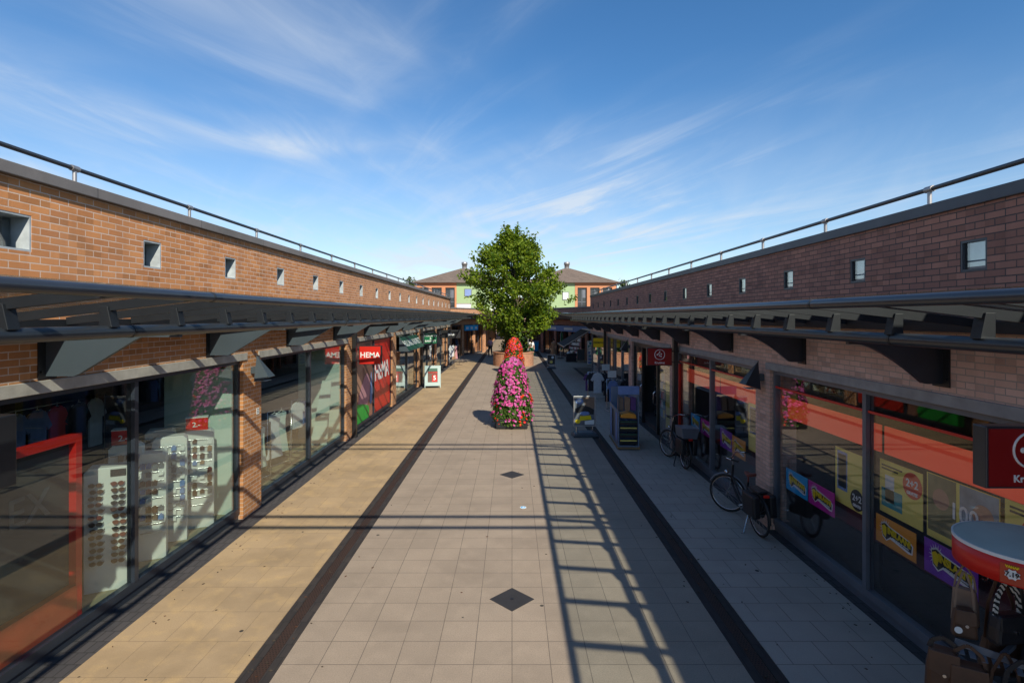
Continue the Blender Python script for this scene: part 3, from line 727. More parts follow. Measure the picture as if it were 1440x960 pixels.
# ------------------------------------------------------------------ people
def skin_chain(name, mat, parent, verts, edges, rad, root=0):
    me = bpy.data.meshes.new(name); me.from_pydata(verts, edges, []); me.materials.append(mat)
    o = link(bpy.data.objects.new(name, me)); o.parent = parent
    sk = o.modifiers.new('skin', 'SKIN'); sk.use_smooth_shade = True
    for i, r in enumerate(rad):
        me.skin_vertices[0].data[i].radius = (r, r)
        me.skin_vertices[0].data[i].use_root = (i == root)
    sb = o.modifiers.new('smooth', 'SUBSURF'); sb.levels = 1; sb.render_levels = 2
    return o
def person(label, loc, rz, shirt, lower, skirt=False, h=1.72, stride=.16, hair='hair'):
    t = thing('person', label, 'person', loc, rz); k = h / 1.72
    V = [(0, 0, .95), (0, 0, 1.15), (0, 0, 1.38), (0, 0, 1.47), (0, .01, 1.55), (0, .015, 1.66),
         (-.17, 0, 1.40), (-.23, .02, 1.14), (-.22, .10, .90), (-.21, .13, .80), (.17, 0, 1.40), (.23, -.02, 1.14), (.22, .05, .90), (.21, .08, .80),
         (-.09, 0, .90), (-.10, stride * .6, .48), (-.10, stride * .5, .08), (-.10, stride * .5 + .14, .03), (.09, 0, .90), (.10, -stride * .3, .48), (.10, -stride * 1.3, .09), (.10, -stride * 1.3 + .13, .03)]
    V = [(x * k, y * k, z * k) for x, y, z in V]
    Rr = [.13, .12, .13, .055, .075, .085, .055, .042, .034, .032, .055, .042, .034, .032, .085, .058, .042, .035, .085, .058, .042, .035]
    Eg = [(0, 1), (1, 2), (2, 3), (3, 4), (4, 5), (2, 6), (6, 7), (7, 8), (8, 9), (2, 10), (10, 11), (11, 12), (12, 13), (0, 14), (14, 15), (15, 16), (16, 17), (0, 18), (18, 19), (19, 20), (20, 21)]
    skin_chain('body', M['skin'], t, V, Eg, Rr)
    si = [0, 1, 2, 6, 7, 10, 11]
    skin_chain('shirt', shirt, t, [V[i] for i in si], [(0, 1), (1, 2), (2, 3), (3, 4), (2, 5), (5, 6)], [.15, .14, .15, .068, .052, .068, .052])
    if skirt:
        m = MB(); m.lathe([(.29 * k, .42 * k), (.24 * k, .7 * k), (.16 * k, 1.0 * k)], 14); m.build('skirt', lower, t)
    else:
        ti = [0, 14, 15, 16, 18, 19, 20]
        skin_chain('trousers', lower, t, [V[i] for i in ti], [(0, 1), (1, 2), (2, 3), (0, 4), (4, 5), (5, 6)], [.145, .1, .074, .062, .1, .074, .062])
    m = MB(); m.ball((0, -.02 * k, 1.645 * k), .112 * k, 12, 0, (.9, 1, .95)); m.build('hair', M[hair], t)
    return t
person('person in a white top and green apron behind the round planter', (1.62, 45.5, 0), R(200), M['cloth_white'], M['cloth_green'], True)
person('person in a pale pink shirt walking by the far shop doors', (-1.95, 48.5, 0), R(30), M['cloth_pink'], M['cloth_dark'])
person('person in a brown dress standing by the dark racks of the far shop', (3.55, 46.0, 0), R(160), M['cloth_tan'], M['cloth_tan'], True, 1.68)

# ------------------------------------------------------------------ wedge lamps on the piers
def wedge_lamp(label, x, y, z, s):
    """s: +1 when the wall is at positive x (lamp looks to -x)"""
    t = thing('wall_lamp', label, 'wall lamp', (x, y, z), 0, 'wedge lamps on the piers')
    m = MB(); m.box(-s * .10, 0, -.07, .07, -.06, .06); m.build('mount', M['steel_slate'], t, False, .005)
    m = MB(); w = .15
    a = [(-s * .08, 0, .27), (-s * .10, -w, -.20), (-s * .10, w, -.20), (-s * .36, -w * .9, -.12), (-s * .36, w * .9, -.12)]
    th = .012
    m.add(a, [(0, 1, 3), (0, 4, 2), (0, 3, 4), (0, 2, 1), (1, 2, 4, 3)])
    m.build('shade', M['steel_slate'] if s < 0 else M['steel_dark'], t)
    m = MB(); m.box(-s * .30, -s * .14, -.12, .12, -.195, -.19); m.build('lens', M['white'], t)
    return t
wedge_lamp('grey wedge lamp on the sunlit pier between the display window and the clothes window', -XFL, 9.95, 3.6 - 75 * 9.95 / 760, -1)
wedge_lamp('dark wedge lamp on the shaded pier above the parked bicycle', XFR, 9.40, 3.6 - 85 * 9.4 / 760, 1)
wedge_lamp('dark wedge lamp on the shaded pier beside the yellow sign', XFR, 20.0, 3.6 - 42 * 20.0 / 760, 1)
t = thing('house_number', 'tiny white paper notice on the sunlit pier under the wedge lamp', 'notice', (-XFL + .003, 10.15, 1.83))
m = MB(); m.box(0, .004, -.05, .05, -.06, .06); m.build('sheet', M['white'], t)
m = MB()
for i in range(3): m.box(.004, .006, -.03, .03, -.03 + i * .03, -.02 + i * .03)
m.build('lettering', M['black'], t)

# ------------------------------------------------------------------ signs
def box_sign(label, x0, x1, y, z0, z1, face, writing, wsize, wcol=None, case='steel_black', dep=.13, logo=False, sx=1.0, wall=1):
    cx, cz = (x0 + x1) / 2, (z0 + z1) / 2
    t = thing('projecting_sign', label, 'sign', (cx, y, cz)); hw, hh = (x1 - x0) / 2, (z1 - z0) / 2; b = .018
    m = MB(); m.box(-hw, hw, 0, dep, -hh, hh); m.build('casing', M[case], t, False, .008)
    m = MB(); m.box(-hw + b, hw - b, -.006, -.001, -hh + b, hh - b); m.box(-hw + b, hw - b, dep + .001, dep + .006, -hh + b, hh - b); m.build('face', face, t)
    wm_ = wcol or M['white_paint']
    for side, yy in ((1, -.008), (-1, dep + .008)):
        up = (0, 0, 1); rt = (side, 0, 0)
        if logo:
            c = .055; m = MB(); Rg = hh * .56
            pts = [(Rg * math.cos(2 * math.pi * i / 32), yy, c + Rg * math.sin(2 * math.pi * i / 32)) for i in range(32)]
            m.tube(pts, .009, 6, 0, True)
            for dx, dz in ((-.03, .03), (.05, .02), (-.005, -.035), (.045, -.06), (-.075, -.0), (.0, .085)):
                q = Rg / .13
                m.ball((dx * q * .8 * side, yy, c + dz * q * .8), .021 * q, 10, 0, (1, .25, 1))
            m.build('emblem', wm_, t)
            text('lettering', writing, wsize, wm_, t, (0, yy, -hh * .68), rt, up, sx=sx, bold=.0015)
        else:
            text('lettering', writing, wsize, wm_, t, (0, yy, 0), rt, up, sx=sx, bold=wsize * .018)
    m = MB(); X = (XFR if wall > 0 else -XFL) - cx
    for dz in (-hh * .6, hh * .6): m.bar((hw * wall, dep / 2, dz), (X, dep / 2, dz), .035)
    m.build('arm', M['steel_black'], t)
    return t
box_sign('red projecting sign with white word HEMA beside the black downpipe', -4.70, -4.02, 16.6, 2.13, 2.70, M['red'], 'HEMA', .23, dep=.16, wall=-1)
box_sign('green projecting sign with white words of the health shop', -4.42, -3.78, 27.2, 2.24, 2.76, M['green_sign'], 'HOLLAND\n&\nBARRETT', .135, wall=-1)
box_sign('black projecting sign with pale letters beyond the green one', -4.3, -3.15, 33.0, 2.28, 2.78, M['black'], 'erts', .26, wall=-1)
box_sign('dark sign box cut by the frame edge by the red framed window', -4.62, -3.93, 4.12, 2.27, 2.83, M['red'], 'HEMA', .23, dep=.17, wall=-1)
box_sign('near deep red projecting sign with round emblem above the bag carousel', 3.5, 4.15, 3.99, 2.33, 2.79, M['red_deep'], 'Kruidvat', .075, M['white_paint'], 'steel_dark', .12, True)
box_sign('far deep red projecting sign with round emblem at the drugstore entrance', 3.50, 4.15, 14.0, 2.33, 2.79, M['red_deep'], 'Kruidvat', .075, M['white_paint'], 'steel_dark', .12, True)
box_sign('yellow projecting sign with black word ZEEMAN on the shaded side', 3.82, 4.33, 25.5, 2.14, 2.60, M['yellow'], 'ZEEMAN', .12, M['black'])

def wedge_sign(label, y0, y1, z0, z1, mat, writing, size):
    t = thing('slanted_fascia_sign', label, 'sign', (-XFL, (y0 + y1) / 2, z0)); L = (y1 - y0) / 2; h = z1 - z0; o = .42
    m = MB(); m.prism([(0.004, -L, h), (o, -L, .02), (o, -L, 0), (.004, -L, 0)], (0, 2 * L, 0)); m.build('casing', M['steel_slate'], t)
    n = Vector((h - .02, 0, o)).normalized() * .006
    m = MB(); m.prism([Vector((.01, -L + .05, h - .015)) + n * .4, Vector((o - .005, -L + .05, .025)) + n * .4, Vector((o - .005, -L + .05, .025)) + n * 1.6, Vector((.01, -L + .05, h - .015)) + n * 1.6], (0, 2 * L - .1, 0)); m.build('face', mat, t)
    if writing:
        c = Vector((o / 2, 0, (h) / 2)) + n * 2; text('lettering', writing, size, M['white_paint'], t, c, (0, 1, 0), Vector((-o, 0, h - .02)), bold=.004, sx=.95)
    return t
wedge_sign('slanted dark green fascia sign over the health shop window', 22.9, 26.9, 2.12, 2.72, M['green_dark'], 'HOLLAND & BARRETT', .42)
wedge_sign('slanted black fascia sign further along the sunlit shops', 28.9, 33.4, 2.05, 2.72, M['black'], None, .4)

# the two big printed films filling the third window bay
ya, yc, yb = 16.36, 18.90, 21.55
t = thing('window_poster', 'red window film with large white word HEMA', 'poster', (-XGL + .0, (yc + yb) / 2, .2)); 
m = MB(); m.box(-.004, .008, yc - (yc + yb) / 2 + .04, yb - (yc + yb) / 2, 0, 2.555); m.build('film', M['red'], t)
text('lettering', 'HEMA', .86, M['white_paint'], t, (.011, .05, 1.38), (0, 1, 0), (0, 0, 1), bold=.02, sx=.95)
t = thing('window_poster', 'photo window film of a person in an apron with a green corner', 'poster', (-XGL, ya, .2))
W = yc - ya - .04
m = MB(); m.box(-.004, .008, 0, W, 0, 2.555); m.build('film', pmat('photo backdrop', (.50, .23, .16), .5, 0, .6, 1.3), t)
def blob(pts, mat, d, nm):
    m = MB(); m.prism([(d, y * W, z) for y, z in pts], (.003, 0, 0)); m.build(nm, mat, t)
def smooth(pts, n=6):
    o = []; N = len(pts)
    for i in range(N):
        p0, p1, p2, p3 = (Vector((*pts[(i + k) % N], 0)) for k in (-1, 0, 1, 2))
        for j in range(n):
            f = j / n; v = .5 * ((2 * p1) + (p2 - p0) * f + (2 * p0 - 5 * p1 + 4 * p2 - p3) * f * f + (3 * p1 - p0 - 3 * p2 + p3) * f ** 3); o.append((min(.995, max(.005, v.x)), min(2.55, max(.004, v.y))))
    return o
blob(smooth([(.05, 1.0), (.1, 1.8), (.2, 2.45), (.42, 2.5), (.5, 1.9), (.45, 1.2), (.3, .9)]), pmat('print tan', (.55, .30, .20), .5, 0, .3, 3), .009, 'printed_face')
blob(smooth([(.55, 1.2), (.62, 2.3), (.8, 2.5), (.97, 2.2), (.95, 1.3), (.75, 1.0)]), pmat('print brown', (.22, .11, .08), .5, 0, .4, 3), .009, 'printed_hair')
blob(smooth([(.3, .55), (.45, 1.15), (.7, 1.5), (.85, 1.2), (.8, .6), (.55, .35)]), M['cloth_pink'], .0125, 'printed_shirt')
blob(smooth([(.86, .45), (.88, 1.0), (.93, 1.5), (.98, 1.0), (.97, .5)]), M['cloth_blue'], .0125, 'printed_sleeve')
blob([(.005, .004), (.005, .42), (.25, .62), (.5, .55), (.78, .40), (.82, .22), (.78, .004)], pmat('print green', (.02, .42, .05), .5, 0, .2, 3), .016, 'printed_apron')

# ------------------------------------------------------------------ posters in the shaded windows
def slaan(label, ymid, zmid, w, h, mat):
    t = thing('promotion_poster', label, 'poster', (XGR + .035, ymid, zmid), 0, 'promotion posters behind the drugstore glass')
    m = MB(); m.box(-.002, .004, -w / 2, w / 2, -h / 2, h / 2); m.build('sheet', mat, t)
    # reader's right is -y, pointing out is -x
    def P(u, v, d): return (-.002 - d, -u * w, v * h)
    m = MB()                    # white burst of rays and a white halo
    for k in range(11):
        a = R(60 + k * 20); c, s_ = math.cos(a), math.sin(a)
        m.prism([P(-.24 + .07 * c - .012 * s_, .10 + (.14 * s_ + .024 * c), .001), P(-.24 + .17 * c, .10 + .36 * s_, .001), P(-.24 + .07 * c + .012 * s_, .10 + (.14 * s_ - .024 * c), .001)], (-.001, 0, 0))
    m.prism([P(u, v, .001) for u, v in ((-.36, .26), (-.25, .36), (-.13, .26), (.36, .12), (.44, .0), (.42, -.30), (.33, -.33), (-.12, -.18), (-.22, -.32), (-.32, -.2))], (-.001, 0, 0))
    m.build('burst', M['white_paint'], t)
    m = MB(); m.prism([P(u, v, .003) for u, v in ((-.34, .22), (-.25, .30), (-.15, .22), (.34, .09), (.41, -.02), (.40, -.26), (-.11, -.10), (-.21, -.27), (-.31, -.16))], (-.001, 0, 0)); m.build('backing', M['black'], t)
    m = MB(); m.prism([P(u, v, .0045) for u, v in ((-.335, .16), (-.265, .24), (-.21, .18), (-.21, -.05), (-.23, -.2), (-.30, -.12))], (-.001, 0, 0)); m.build('fist', M['yellow'], t)
    r = Vector((0, -1, -.10 * h / w * 2)); u = Vector((0, 0, 1))
    text('lettering', 'INSLAAN!', .31 * h, M['yellow'], t, P(.105, .035, .0055), r, u, bold=.004, sx=.86 * w / .67)
    text('small_lettering', 'voor nu en op vakantie', .085 * h, M['white_paint'], t, P(.14, -.135, .0055), r, u, bold=.0005)
    return t
for a in (('blue promotion poster nearest the pier in the first shaded window', 8.54, .965, .64, .34, 'blue_poster'), ('magenta promotion poster beside the blue one in the first shaded window', 7.86, .965, .66, .34, 'magenta_poster'),
          ('orange promotion poster just past the mullion of the first shaded window', 6.34, 1.02, .66, .33, 'orange_poster'), ('purple promotion poster behind the bag carousel in the first shaded window', 5.55, 1.03, .68, .36, 'purple_poster'),
          ('blue promotion poster in the shaded window behind the far bicycle', 13.25, 1.02, .62, .36, 'blue_poster'), ('magenta promotion poster in the shaded window behind the far bicycle', 12.55, 1.02, .62, .36, 'magenta_poster'),
          ('purple promotion poster in the shaded window above the near bicycle', 11.35, 1.02, .62, .40, 'purple_poster'), ('orange promotion poster in the shaded window above the near bicycle', 10.72, 1.0, .62, .38, 'orange_poster')):
    slaan(a[0], a[1], a[2], a[3], a[4], M[a[5]])
def sale(label, y0, y1, z0, z1, mat, items):
    t = thing('sale_poster', label, 'poster', (XGR + .10, (y0 + y1) / 2, (z0 + z1) / 2), 0, 'yellow sale posters behind the drugstore glass'); w, h = (y1 - y0), (z1 - z0)
    m = MB(); m.box(0, .006, -w / 2, w / 2, -h / 2, h / 2); m.build('sheet', mat, t)
    for it in items:
        k = it[0]
        if k == 'disc':
            m = MB(); n = 28; m.prism([(-.002, -(it[1] * w + it[3] * math.cos(2 * math.pi * i / n)), it[2] * h + it[3] * math.sin(2 * math.pi * i / n)) for i in range(n)], (-.001, 0, 0)); m.build('price_disc', it[4], t)
        elif k == 'rect':
            m = MB(); m.box(-.002, -.0005, -(it[1] - it[3] / 2) * w, -(it[1] + it[3] / 2) * w, (it[2] - it[4] / 2) * h, (it[2] + it[4] / 2) * h); m.build(it[6] if len(it) > 6 else 'picture', it[5], t)
        else:
            text('lettering', it[4], it[3], it[5], t, (-.0045, -it[1] * w, it[2] * h), (0, -1, 0), (0, 0, 1), bold=.002)
    return t
RD, WP, BK = M['red_print'], M['white_paint'], M['black']
sale('yellow sale poster with pale bottles near the mullion of the first shaded window', 6.98, 7.62, 1.02, 1.78, M['yellow_pale'], [('rect', -.25, .1, .35, .7, M['cloth_blue']), ('rect', -.25, .1, .28, .6, M['white']), ('disc', .25, -.3, .14, BK), ('txt', .25, -.27, .12, '2+2', WP), ('txt', .25, -.40, .05, 'GRATIS', WP)])
sale('yellow sale poster with red 2+2 disc past the mullion', 6.0, 6.70, 1.21, 1.85, M['yellow_pale'], [('disc', .28, .22, .15, RD), ('txt', .28, .25, .12, '2+2', WP), ('txt', .28, .08, .05, 'GRATIS', WP), ('rect', -.2, -.2, .5, .35, M['teal']), ('rect', -.25, -.02, .22, .5, M['white']), ('rect', -.2, .40, .5, .03, BK, 'text_line'), ('rect', -.25, .34, .4, .03, BK, 'text_line')])
sale('sale poster with two faces and big pale number 100', 5.05, 5.94, 1.21, 1.90, M['yellow_pale'], [('rect', -.27, .05, .42, .88, pmat('print olive', (.28, .26, .12), .5, 0, .5, 6)), ('rect', .24, .05, .5, .88, pmat('print sky', (.36, .44, .5), .5, 0, .5, 5)), ('disc', -.28, .15, .11, M['skin']), ('disc', .3, .14, .12, M['skin']), ('txt', .05, .05, .24, '100', WP), ('rect', .26, -.32, .42, .26, M['cloth_dark'], 'price_strip'), ('txt', .26, -.27, .07, '23.50', WP), ('txt', .26, -.40, .07, '30.29', RD)])
sale('yellow sale poster with red 60% discount disc behind the carousel', 4.5, 5.0, 1.25, 1.92, M['yellow_pale'], [('disc', .15, .12, .17, RD), ('txt', .15, .16, .13, '60%', WP), ('txt', .15, -.05, .05, 'KORTING', WP), ('rect', -.15, .42, .5, .03, BK, 'text_line'), ('rect', -.2, .36, .4, .03, BK, 'text_line'), ('rect', 0, -.38, .8, .14, RD, 'price_strip')])
sale('yellow sale poster at the frame edge behind the near red sign', 3.9, 4.45, 1.25, 1.92, M['yellow_pale'], [('txt', 0, .3, .08, 'Biodermal', BK), ('rect', 0, -.15, .6, .5, M['white'])])
sale('yellow price list poster beside the shaded pier above the near bicycle', 9.95, 10.42, 1.05, 1.95, M['yellow_pale'], [('rect', -.05, .15, .66, .55, M['cloth_blue'], 'price_table'), ('rect', -.05, .15, .6, .5, M['white'], 'price_table')] + [('rect', -.05, .37 - i * .07, .5, .02, BK, 'text_line') for i in range(7)])
# red bands, red line and dark base panels behind the glass: parts of the shaded building
for (a, c) in ((4.46, 6.72), (6.79, 9.08), (9.73, 11.99), (12.07, 14.32)):
    m = MB(); m.box(XGR + .17, XGR + .19, a, c, 1.90, 2.24); m.build('window_band', M['red_band'], BR, True)
    m = MB(); m.box(XGR + .15, XGR + .19, a, c, .2, .74); m.build('base_panel', M['dark_panel'], BR, True)
    m = MB(); m.box(XGR + .18, XGR + .20, a, c, .741, 1.02); m.build('maroon_panel', M['maroon'], BR, True)
    m = MB(); m.box(XGR - .035, XGR - .02, a, c, 2.405, 2.435); m.build('red_line', M['red'], BR, True)
m = MB(); m.box(XGR - .045, XGR - .005, 14.26, 14.345, .2, 2.35); m.build('red_jamb', M['red'], BR, True)
for yy in (4.9, 6.1, 7.5, 8.6, 10.4, 11.4, 12.9):
    pass

# ------------------------------------------------------------------ drugstore entrance bay
EY0, EY1 = 14.95, 19.65
t = thing('shop_entrance', 'dark drugstore entrance with glass doors under the far red sign', 'entrance', (XGR, (EY0 + EY1) / 2, 0)); L = (EY1 - EY0) / 2
m = MB(); m.box(-.04, .05, -L, L, 2.55, 2.69); m.box(-.04, .05, -L, -L + .08, 0, 2.55); m.box(-.04, .05, L - .08, L, 0, 2.55); m.box(-.04, .05, -.85, -.75, 0, 2.55); m.box(-.04, .05, 1.05, 1.15, 0, 2.55); m.build('frame', M['steel_black'], t)
for a, c in ((-L + .08, -.85), (1.15, L - .08)):
    m = MB(); m.box(0, .012, a, c, .05, 2.55); m.build('glass_panel', M['glass_shade'], t)
for yy in (-.70, .98):
    m = MB(); m.tube([(-.06, yy, .9), (-.12, yy, .95), (-.12, yy, 1.25), (-.06, yy, 1.3)], .014, 8); m.build('handle', M['chrome'], t)
t = thing('security_post', 'yellow and black post inside the drugstore entrance', 'post', (4.75, 16.1, .131))
m = MB(); m.box(-.12, .12, -.2, .2, .1, 1.55); m.build('body', M['yellow'], t, False, .02)
m = MB(); m.box(-.2, .2, -.3, .3, 0, .1); m.build('base', M['steel_black'], t); m = MB(); m.box(-.13, .13, -.21, .21, 1.55, 1.75); m.build('cap', M['steel_black'], t, False, .02)
def goods_shelf(label, x, y, rz, w=1.0, h=1.6, d=.4, tiers=5, cols=('cloth_blue', 'white', 'red', 'yellow', 'teal', 'cloth_pink'), z=.131, seed=1, case='steel_dark', grp=None, nper=6):
    rg = random.Random(seed)
    t = thing('goods_shelf', label, 'shelf', (x, y, z), rz, grp)
    m = MB(); m.box(-w / 2, w / 2, d - .03, d, 0, h); m.box(-w / 2, -w / 2 + .03, 0, d - .03, 0, h); m.box(w / 2 - .03, w / 2, 0, d - .03, 0, h); m.build('cabinet', M[case], t)
    for i in range(tiers):
        zz = .08 + (h - .15) * i / tiers
        m = MB(); m.box(-w / 2 + .031, w / 2 - .031, .01, d - .031, zz, zz + .025); sh = m.build('shelf_board', M['white'] if case != 'steel_dark' else M['steel_slate'], t)
        for k in range(nper):
            ww = (w - .1) / nper; xx = -w / 2 + .05 + k * ww; hh = rg.uniform(.45, .85) * (h - .15) / tiers
            m = MB(); m.box(xx + .01, xx + ww - .01, .05, d - .08, zz + .026, zz + .026 + hh); m.build('goods', M[rg.choice(cols)], sh)
    return t
goods_shelf('dark goods shelf just inside the drugstore entrance', 5.0, 18.3, R(-90), 1.3, 1.7, .4, 5, seed=3)
goods_shelf('tall goods shelf with red and yellow packs beside the entrance pillar', 5.4, 19.2, R(-60), .9, 2.2, .4, 6, ('red', 'yellow', 'cloth_pink', 'white'), seed=5)
goods_shelf('goods shelf deep inside behind the first shaded window', 7.2, 7.0, R(-90), 2.4, 1.7, .4, 5, seed=8, nper=10)
goods_shelf('goods shelf deep inside behind the second shaded window', 7.2, 12.0, R(-90), 2.4, 1.7, .4, 5, seed=9, nper=10)
goods_shelf('goods shelf inside behind the triple window of the shaded row', 7.0, 22.4, R(-90), 2.4, 1.6, .4, 5, seed=10, nper=10)
# ------------------------------------------------------------------ the displays behind the sunlit glass
def eyewear(m_frame, rg):
    m = MB(); w = .034; mi = rg.choice((0, 0, 0, 1, 2))
    for sx_ in (-1, 1):
        m.lathe([(.027, 0), (.027, .004)], 10, (sx_ * w, 0, 0), 0)
    m.box(-.012, .012, -.003, .003, 0, .004); m.box(-.062, -.058, -.003, .003, -.05, .0); m.box(.058, .062, -.003, .003, -.05, .0)
    return m
rg = random.Random(4)
def display_stand(label, x, y, rz, w, h, rows, kind, topper=None):
    t = thing('display_stand', label, 'display stand', (x, y, .131), rz, 'white display stands behind the sunlit glass')
    d = .24; c = .05
    m = MB(); m.prism([(-w / 2, -d / 2, .0), (w / 2, -d / 2, 0), (w / 2, -d / 2, h - c), (w / 2 - c, -d / 2, h), (-w / 2 + c, -d / 2, h), (-w / 2, -d / 2, h - c)], (0, d, 0)); m.build('body', M['white'], t, False, .008)
    if kind == 'glasses':
        for col in (-1, 1):
            for i in range(rows + 3):
                z = h - .20 - i * (h - .50) / (rows + 3); xx = col * w * .23 + rg.uniform(-.012, .012)
                m = MB()
                for sx_ in (-1, 1):
                    n = 10; m.prism([(xx + sx_ * .037 + .034 * math.cos(2 * math.pi * k / n), -d / 2 - .05, z + .028 * math.sin(2 * math.pi * k / n)) for k in range(n)], (0, .006, 0), 0)
                m.box(xx - .012, xx + .012, -d / 2 - .05, -d / 2 - .044, z, z + .008)
                m.box(xx - .074, xx - .069, -d / 2 - .05, -d / 2 - .002, z, z + .01); m.box(xx + .069, xx + .074, -d / 2 - .05, -d / 2 - .002, z, z + .01)
                m.build('sunglasses', rg.choice((M['leather_brown'], M['black'], M['leather_black'], M['leather_brown'], M['saddle'])), t)
        m = MB(); m.box(w * .05, w * .38, -d / 2 - .008, -d / 2 - .001, h - .17 + .05, h - .03); m.build('mirror', M['window_dark'], t)
    else:
        cols = {'cards': ('white', 'alu_pale', 'white', 'mint'), 'small': ('cloth_tan', 'leather_brown', 'alu_pale', 'leather_brown', 'cloth_blue', 'black', 'white', 'leather_tan', 'saddle'), 'socks': ('white', 'white', 'alu_pale', 'cloth_white', 'cloth_blue')}[kind]
        for i in range(rows):
            z = h - .14 - i * (h - .42) / rows
            m = MB(); m.tube([(-w / 2 + .03, -d / 2 - .03, z), (w / 2 - .03, -d / 2 - .03, z)], .005, 6); m.build('hook_bar', M['chrome'], t)
            if i > rows * .72 and kind == 'small': continue
            for k in range(4):
                if rg.random() < .12: continue
                xx = -w / 2 + .06 + (w - .12) * k / 3; hh = rg.uniform(.05, .09)
                m = MB(); ph = rg.uniform(-.01, .01)
                m.prism([(xx - .035, -d / 2 - .045, z - hh), (xx + .03, -d / 2 - .055, z - hh + ph), (xx + .035, -d / 2 - .05, z - .005), (xx, -d / 2 - .04, z + .012), (xx - .03, -d / 2 - .05, z - .004)], (0, .02, 0))
                m.build('merchandise', M[rg.choice(cols)], t)
    if topper:
        m = MB(); m.box(-w * .42, w * .3, -.08, .08, h + .001, h + .20); tp = m.build('price_box', M['red'], t); m = MB(); m.box(-w * .43, w * .31, -.085, .085, h + .20, h + .215); m.build('lid', M['white'], tp)
        text('lettering', '2.-', .11, M['white_paint'], tp, (-w * .08, -.083, h + .09), (1, 0, 0), (0, 0, 1), bold=.002)
    return t
AR = R(27)
display_stand('white stand of dark sunglasses with a small mirror beside the red frame', -5.17, 6.95, AR, .50, 1.56, 10, 'glasses')
display_stand('white stand hung with small coloured goods behind the window mullion', -5.50, 7.72, AR, .40, 1.66, 9, 'small', True)
display_stand('white stand with rows of small glasses just past the window mullion', -5.19, 7.82, AR, .34, 1.52, 9, 'small')
display_stand('broad white stand with folded blue and white packs in the display window', -5.32, 8.42, AR, .46, 1.62, 11, 'socks')
display_stand('white stand topped by a red price box near the pale end panel', -5.20, 8.98, AR, .44, 1.60, 10, 'small', True)
display_stand('white stand of mixed goods deepest in the display window', -5.85, 9.0, AR, .42, 1.6, 9, 'cards')
t = thing('end_panel', 'tall pale mint end panel at the far end of the display window', 'panel', (-5.5, 9.5, .131)); m = MB(); m.box(-.6, .58, -.02, .02, 0, 2.55); m.build('board', M['mint'], t)
t = thing('end_panel', 'tall pale mint end panel at the far end of the clothes window', 'panel', (-5.5, 15.45, .131)); m = MB(); m.box(-.6, .58, -.02, .02, 0, 2.55); m.build('board', M['mint'], t)
t = thing('leaning_board', 'pale mint board leaning before the end panel in the clothes window', 'board', (-5.2, 14.6, .131)); m = MB(); m.prism([(-.25, 0, 0), (.2, 0, 0), (.2, .35, 1.7), (-.05, .35, 1.7)], (0, .03, 0)); m.build('board', M['mint'], t)
# red portal frame
t = thing('red_frame', 'big bright red frame round a dark board behind the display window', 'frame', (-5.02, 4.9, .131)); ya, yb, zt = -1.3, 1.35, 2.13
m = MB(); m.box(-.05, .05, yb - .09, yb, 0, zt); m.box(-.05, .05, ya, ya + .09, 0, zt); m.box(-.05, .05, ya + .09, yb - .09, zt - .09, zt); m.build('surround', M['red'], t, False, .004)
m = MB(); m.box(-.06, -.03, ya + .09, yb - .09, .42, zt - .09); m.build('board', M['dark_room'], t)
m = MB(); m.box(-.04, .06, ya + .09, yb - .09, 0, .42); m.build('kick_panel', M['orange_floor'], t)
m = MB()
for i in range(4): m.box(-.029, -.026, -.95 + i * .16, -.87 + i * .16, 1.05, 1.5)
m.build('pale_stripe', M['steel_slate'], t)
text('lettering', 'EX', .42, M['steel_slate'], t, (-.027, .75, 1.45), (0, 1, 0), (0, 0, 1), bold=.004)

def garment(m, x, z, w, h, dress=False, t_=.035, y=0):
    """hanging garment outline in the x-z plane"""
    if dress: p = [(-.16, 0), (-.07, .06), (-.04, .02), (.04, .02), (.07, .06), (.16, 0), (.13, -.18), (.12, -.35), (.24, -1.0), (-.24, -1.0), (-.12, -.35), (-.13, -.18)]
    else: p = [(-.18, 0), (-.06, .07), (0, .03), (.06, .07), (.18, 0), (.30, -.22), (.22, -.28), (.17, -.2), (.17, -.75), (-.17, -.75), (-.17, -.2), (-.22, -.28), (-.30, -.22)]
    kx, kz = w / .5, h / (1.0 if dress else .75)
    m.prism([(x + a * kx, y - t_ / 2, z + b * kz) for a, b in p], (0, t_, 0))
def garment_rack(label, x, y, rz, w, h, items, frame='chrome', z=0., grp=None, card=None):
    """items: (position -.5..5, material, width, height, dress, depth offset)"""
    t = thing('garment_rack', label, 'clothes rack', (x, y, z), rz, grp)
    m = MB(); r = .014
    m.tube([(-w / 2, 0, 0.05), (-w / 2, 0, h), (w / 2, 0, h), (w / 2, 0, .05)], r, 8)
    for s in (-1, 1): m.tube([(s * w / 2, -.25, .03), (s * w / 2, .25, .03)], r, 8)
    m.tube([(-w / 2, 0, .12), (w / 2, 0, .12)], r * .8, 8); m.build('frame', M[frame], t)
    for (px, mat, gw, gh, dr, yo) in items:
        m = MB(); m.tube([(px * w, yo, h + .01), (px * w, yo, h - .04)], .004, 6); m.tube([(px * w - gw * .35, yo, h - .10), (px * w, yo, h - .045), (px * w + gw * .35, yo, h - .10)], .007, 6)
        hg = m.build('hanger', M['white'], t)
        m = MB(); garment(m, px * w, h - .11, gw, gh, dr, .04, yo); m.build('garment', M[mat], hg, False, .008)
    if card:
        m = MB(); m.box(card - .17, card + .17, -.01, .0, h + .06, h + .32); m.tube([(card, -.003, h), (card, -.003, h + .07)], .006, 6); m.build('price_card', M['white'], t)
    return t
AL = R(70)
garment_rack('chrome rail with pale hanging cloth nearest the pier in the clothes window', -5.2, 11.2, AL, .5, 1.25, [(0, 'mint', .3, .8, True, 0)], z=.131, grp='rails in the clothes window')
